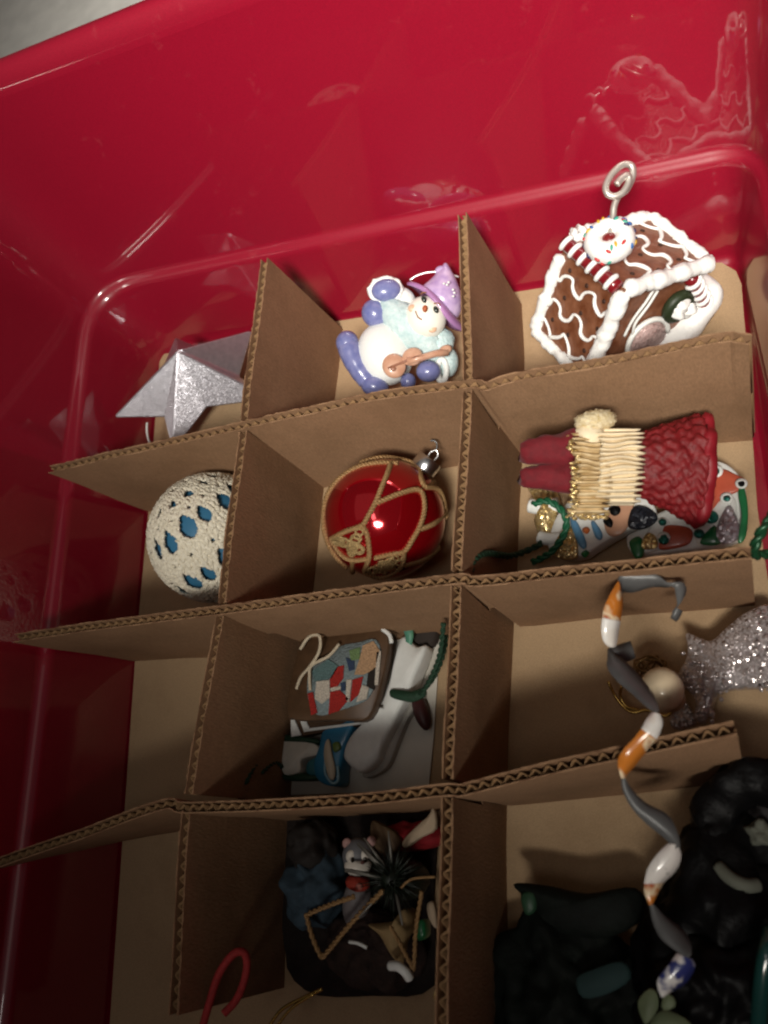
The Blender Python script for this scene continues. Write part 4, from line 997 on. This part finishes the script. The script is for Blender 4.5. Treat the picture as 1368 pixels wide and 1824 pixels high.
shd = MB().slab(spline([z1(a, b, .0006) for a, b in ((130, 130), (500, 120), (1000, 110), (1140, 200), (1120, 800), (1120, 1350), (700, 1420), (250, 1380), (90, 1000), (110, 500))], 4, True), .0022, bev=.0006).crumple(.0016, 120, 4)  # dark sheet added over the cell floor to stand in for deep shade
tag(shd.build('shade_sheet', mat('dark_brown_shade', (.016, .010, .008), .95, var=.4, vscale=200, bump=.6, bscale=500)), 'dark brown sheet added as floor shade under the cat and the tinsel burst', 'shade sheet')
dn_ = thing('denim_ornament', 'dusty blue cloth figure with dark head leaning beside the cat', 'ornament', z1(330, 700, 0))
blob('body', mat('dusty_blue', (.028, .05, .07), .85, var=.25, vscale=300), z1(330, 690, .014), (.012, .004, 0), (-.003, .013, 0), (0, 0, .013), dn_, .07, 4, 5)
blob('head', mat('dark_brown_cloth', (.015, .011, .009), .8), z1(290, 400, .016), (.010, 0, 0), (0, .010, 0), (0, 0, .010), dn_, .07, 4, 6)
rb2 = ballmesh(z1(760, 150, .020)+Vector((0, .004, 0)), .0175, 40, 24)
rb2 = MB().ell(Vector((.060, -.1520, .0085)), Vector((.0150, .001, 0)), Vector((0, .0052, 0)), Vector((0, 0, .0085)), 40, 24).crumple(.002, 140, 3)
tag(rb2.build('red_felt_scrap', mat('red_felt', (.26, .006, .012), .8)), 'rolled red felt scrap at the foot of the bent divider above the cat', 'felt')
tn = thing('tinsel_burst', 'dark green tinsel pine burst with gold cord loops', 'ornament', z1(850, 640, .0))
rr = random.Random(21); ndl = mat('dark_pine', (.006, .011, .006), .5, var=.4); mb = MB(); cT = z1(840, 630, .026)
for k in range(240):
    d = Vector((rr.gauss(0, 1), rr.gauss(0, 1), rr.gauss(.25, .7))).normalized(); l = rr.uniform(.006, .013)
    if cT.z+d.z*l < .003: continue
    mb.tube([cT, cT+d*l*.5, cT+d*l+Vector((0, 0, -.001))], [.0006, .0004, .0001], 4)
mb.build('needles', ndl, tn)
MB().ell(cT-Vector((0, 0, .010)), Vector((.007, 0, 0)), Vector((0, .007, 0)), Vector((0, 0, .0155)), 20, 12).build('core', ndl, tn)
mb = MB()
for k in range(8):
    t = rr.uniform(0, 6.28); d = Vector((math.cos(t), math.sin(t), .5)).normalized()
    mb.tube([cT, cT+d*.008, cT+d*.017], [.0005, .0006, .0003], 5)
mb.build('sprigs', mat('dull_sprig', (.16, .15, .13), .45, .3), tn)
rope(MB(), [z1(575, 748, .028), z1(420, 800, .026), z1(262, 868, .024), z1(255, 890, .024), z1(290, 1020, .024), z1(345, 1145, .024), z1(368, 1150, .024), z1(560, 920, .028), z1(770, 705, .032)], F.d(17), 2).build('gold_cord', GOLD, tn)
rope(MB(), [z1(815, 945, .026), z1(880, 1060, .026), z1(965, 1222, .026), z1(978, 1215, .026), z1(990, 980, .028), z1(1030, 715, .030)], F.d(14), 2).build('gold_cord', GOLD, tn)
rope(MB(), [z1(890, 690, .036), z1(930, 650, .038), z1(990, 625, .037), z1(1120, 615, .036)], F.d(8), 2).build('gold_cord', GOLD, tn)
gl = thing('gold_leaf_ornament', 'tan and gold leaf-shaped ornament beside the lengthwise divider', 'ornament', z1(980, 900, .0))
TAN = mat('tan_felt', (.30, .20, .09), .8, var=.15)
MB().slab(spline([z1(a, b, .008) for a, b in ((740, 930), (810, 920), (920, 900), (980, 820), (1010, 900), (985, 1050), (960, 1190), (890, 1120), (820, 1000))], 3, True), .010, bev=.001, puff=.003).build('leaf', TAN, gl)
MB().slab(spline([z1(a, b, .016) for a, b in ((920, 380), (1000, 290), (1100, 200), (1130, 150), (1140, 290), (1040, 350), (940, 420))], 3, True), .003, bev=.0006).build('beige_strip', mat('beige_felt', (.42, .32, .22), .8), gl)
MB().slab(spline([z1(a, b, .016) for a, b in ((1085, 800), (1130, 790), (1150, 960), (1100, 900))], 3, True), .003, bev=.0006).build('beige_strip', MATS['beige_felt'], gl)
MB().slab(spline([z1(a, b, .015) for a, b in ((720, 240), (780, 260), (880, 320), (900, 400), (830, 480), (760, 440), (715, 350))], 3, True), .004, bev=.0006).build('brown_leaf', mat('brown_leaf', (.10, .06, .03), .7), gl)
MB().slab(spline([z1(a, b, .012) for a, b in ((1035, 930), (1085, 900), (1095, 1000), (1050, 1040))], 3, True), .006, bev=.0006).build('green_bit', GRN, gl)
br_ = thing('brown_bear_ornament', 'dark brown felt figure with a white curved paw below the gold cords', 'ornament', z1(760, 1200, .0))
blob('body', mat('dark_brown_felt', (.022, .010, .007), .9, var=.4, vscale=300, bump=.6, bscale=900), z1(720, 1110, .009), (.019, 0, 0), (0, .013, 0), (0, 0, .009), br_, .06, 4, 15)
MB().tube(spline([z1(815, 1218, .024), z1(870, 1222, .026), z1(920, 1260, .026), z1(950, 1305, .024)], 6), [F.d(x) for x in [14]+[30]*17+[12]], 12).build('white_paw', WPAINT, br_)
E('white_dot', WPAINT, 718, 955, 30, 24, 34, 20, 0, par=br_)
MB().tube(spline([z1(540, 1055, .021), z1(600, 1065, .022), z1(660, 1095, .022)], 5), .0006, 6).build('pale_seam', WPAINT, br_)
gthr = MB(); gthr.tube(spline([P(470, 1845, .030), P(500, 1800, .030), P(545, 1775, .030), P(574, 1762, .030)], 6), .0006, 6); gthr.tube(spline([P(480, 1850, .031), P(515, 1800, .031), P(560, 1770, .031)], 6), .0005, 6)
tag(gthr.build('gold_thread', GW), 'thin gold thread crossing the dark floor near the red cord loop', 'thread')
gsp = MB(); rope(gsp, [P(777, 1764, .030), P(780, 1785, .030), P(788, 1808, .030)], .0011, 2)
tag(gsp.build('gold_glitter_cord', GOLDG), 'short gold glitter cord end against the lengthwise divider', 'cord')
rl = MB().tube(spline([P(352, 1860, .050), P(372, 1790, .051), P(390, 1735, .051), P(415, 1700, .050), P(434, 1697, .048), P(440, 1718, .046), P(434, 1750, .045), P(420, 1782, .046), P(398, 1806, .048)], 8), .0013, 10)
tag(rl.build('red_cord_loop', mat('red_cord', (.30, .02, .02), .8, var=.2, vscale=900)), 'soft red cord loop standing up in the dark front cell', 'cord')
for o in bpy.data.objects:
    if '_w' in o: del o['_w']
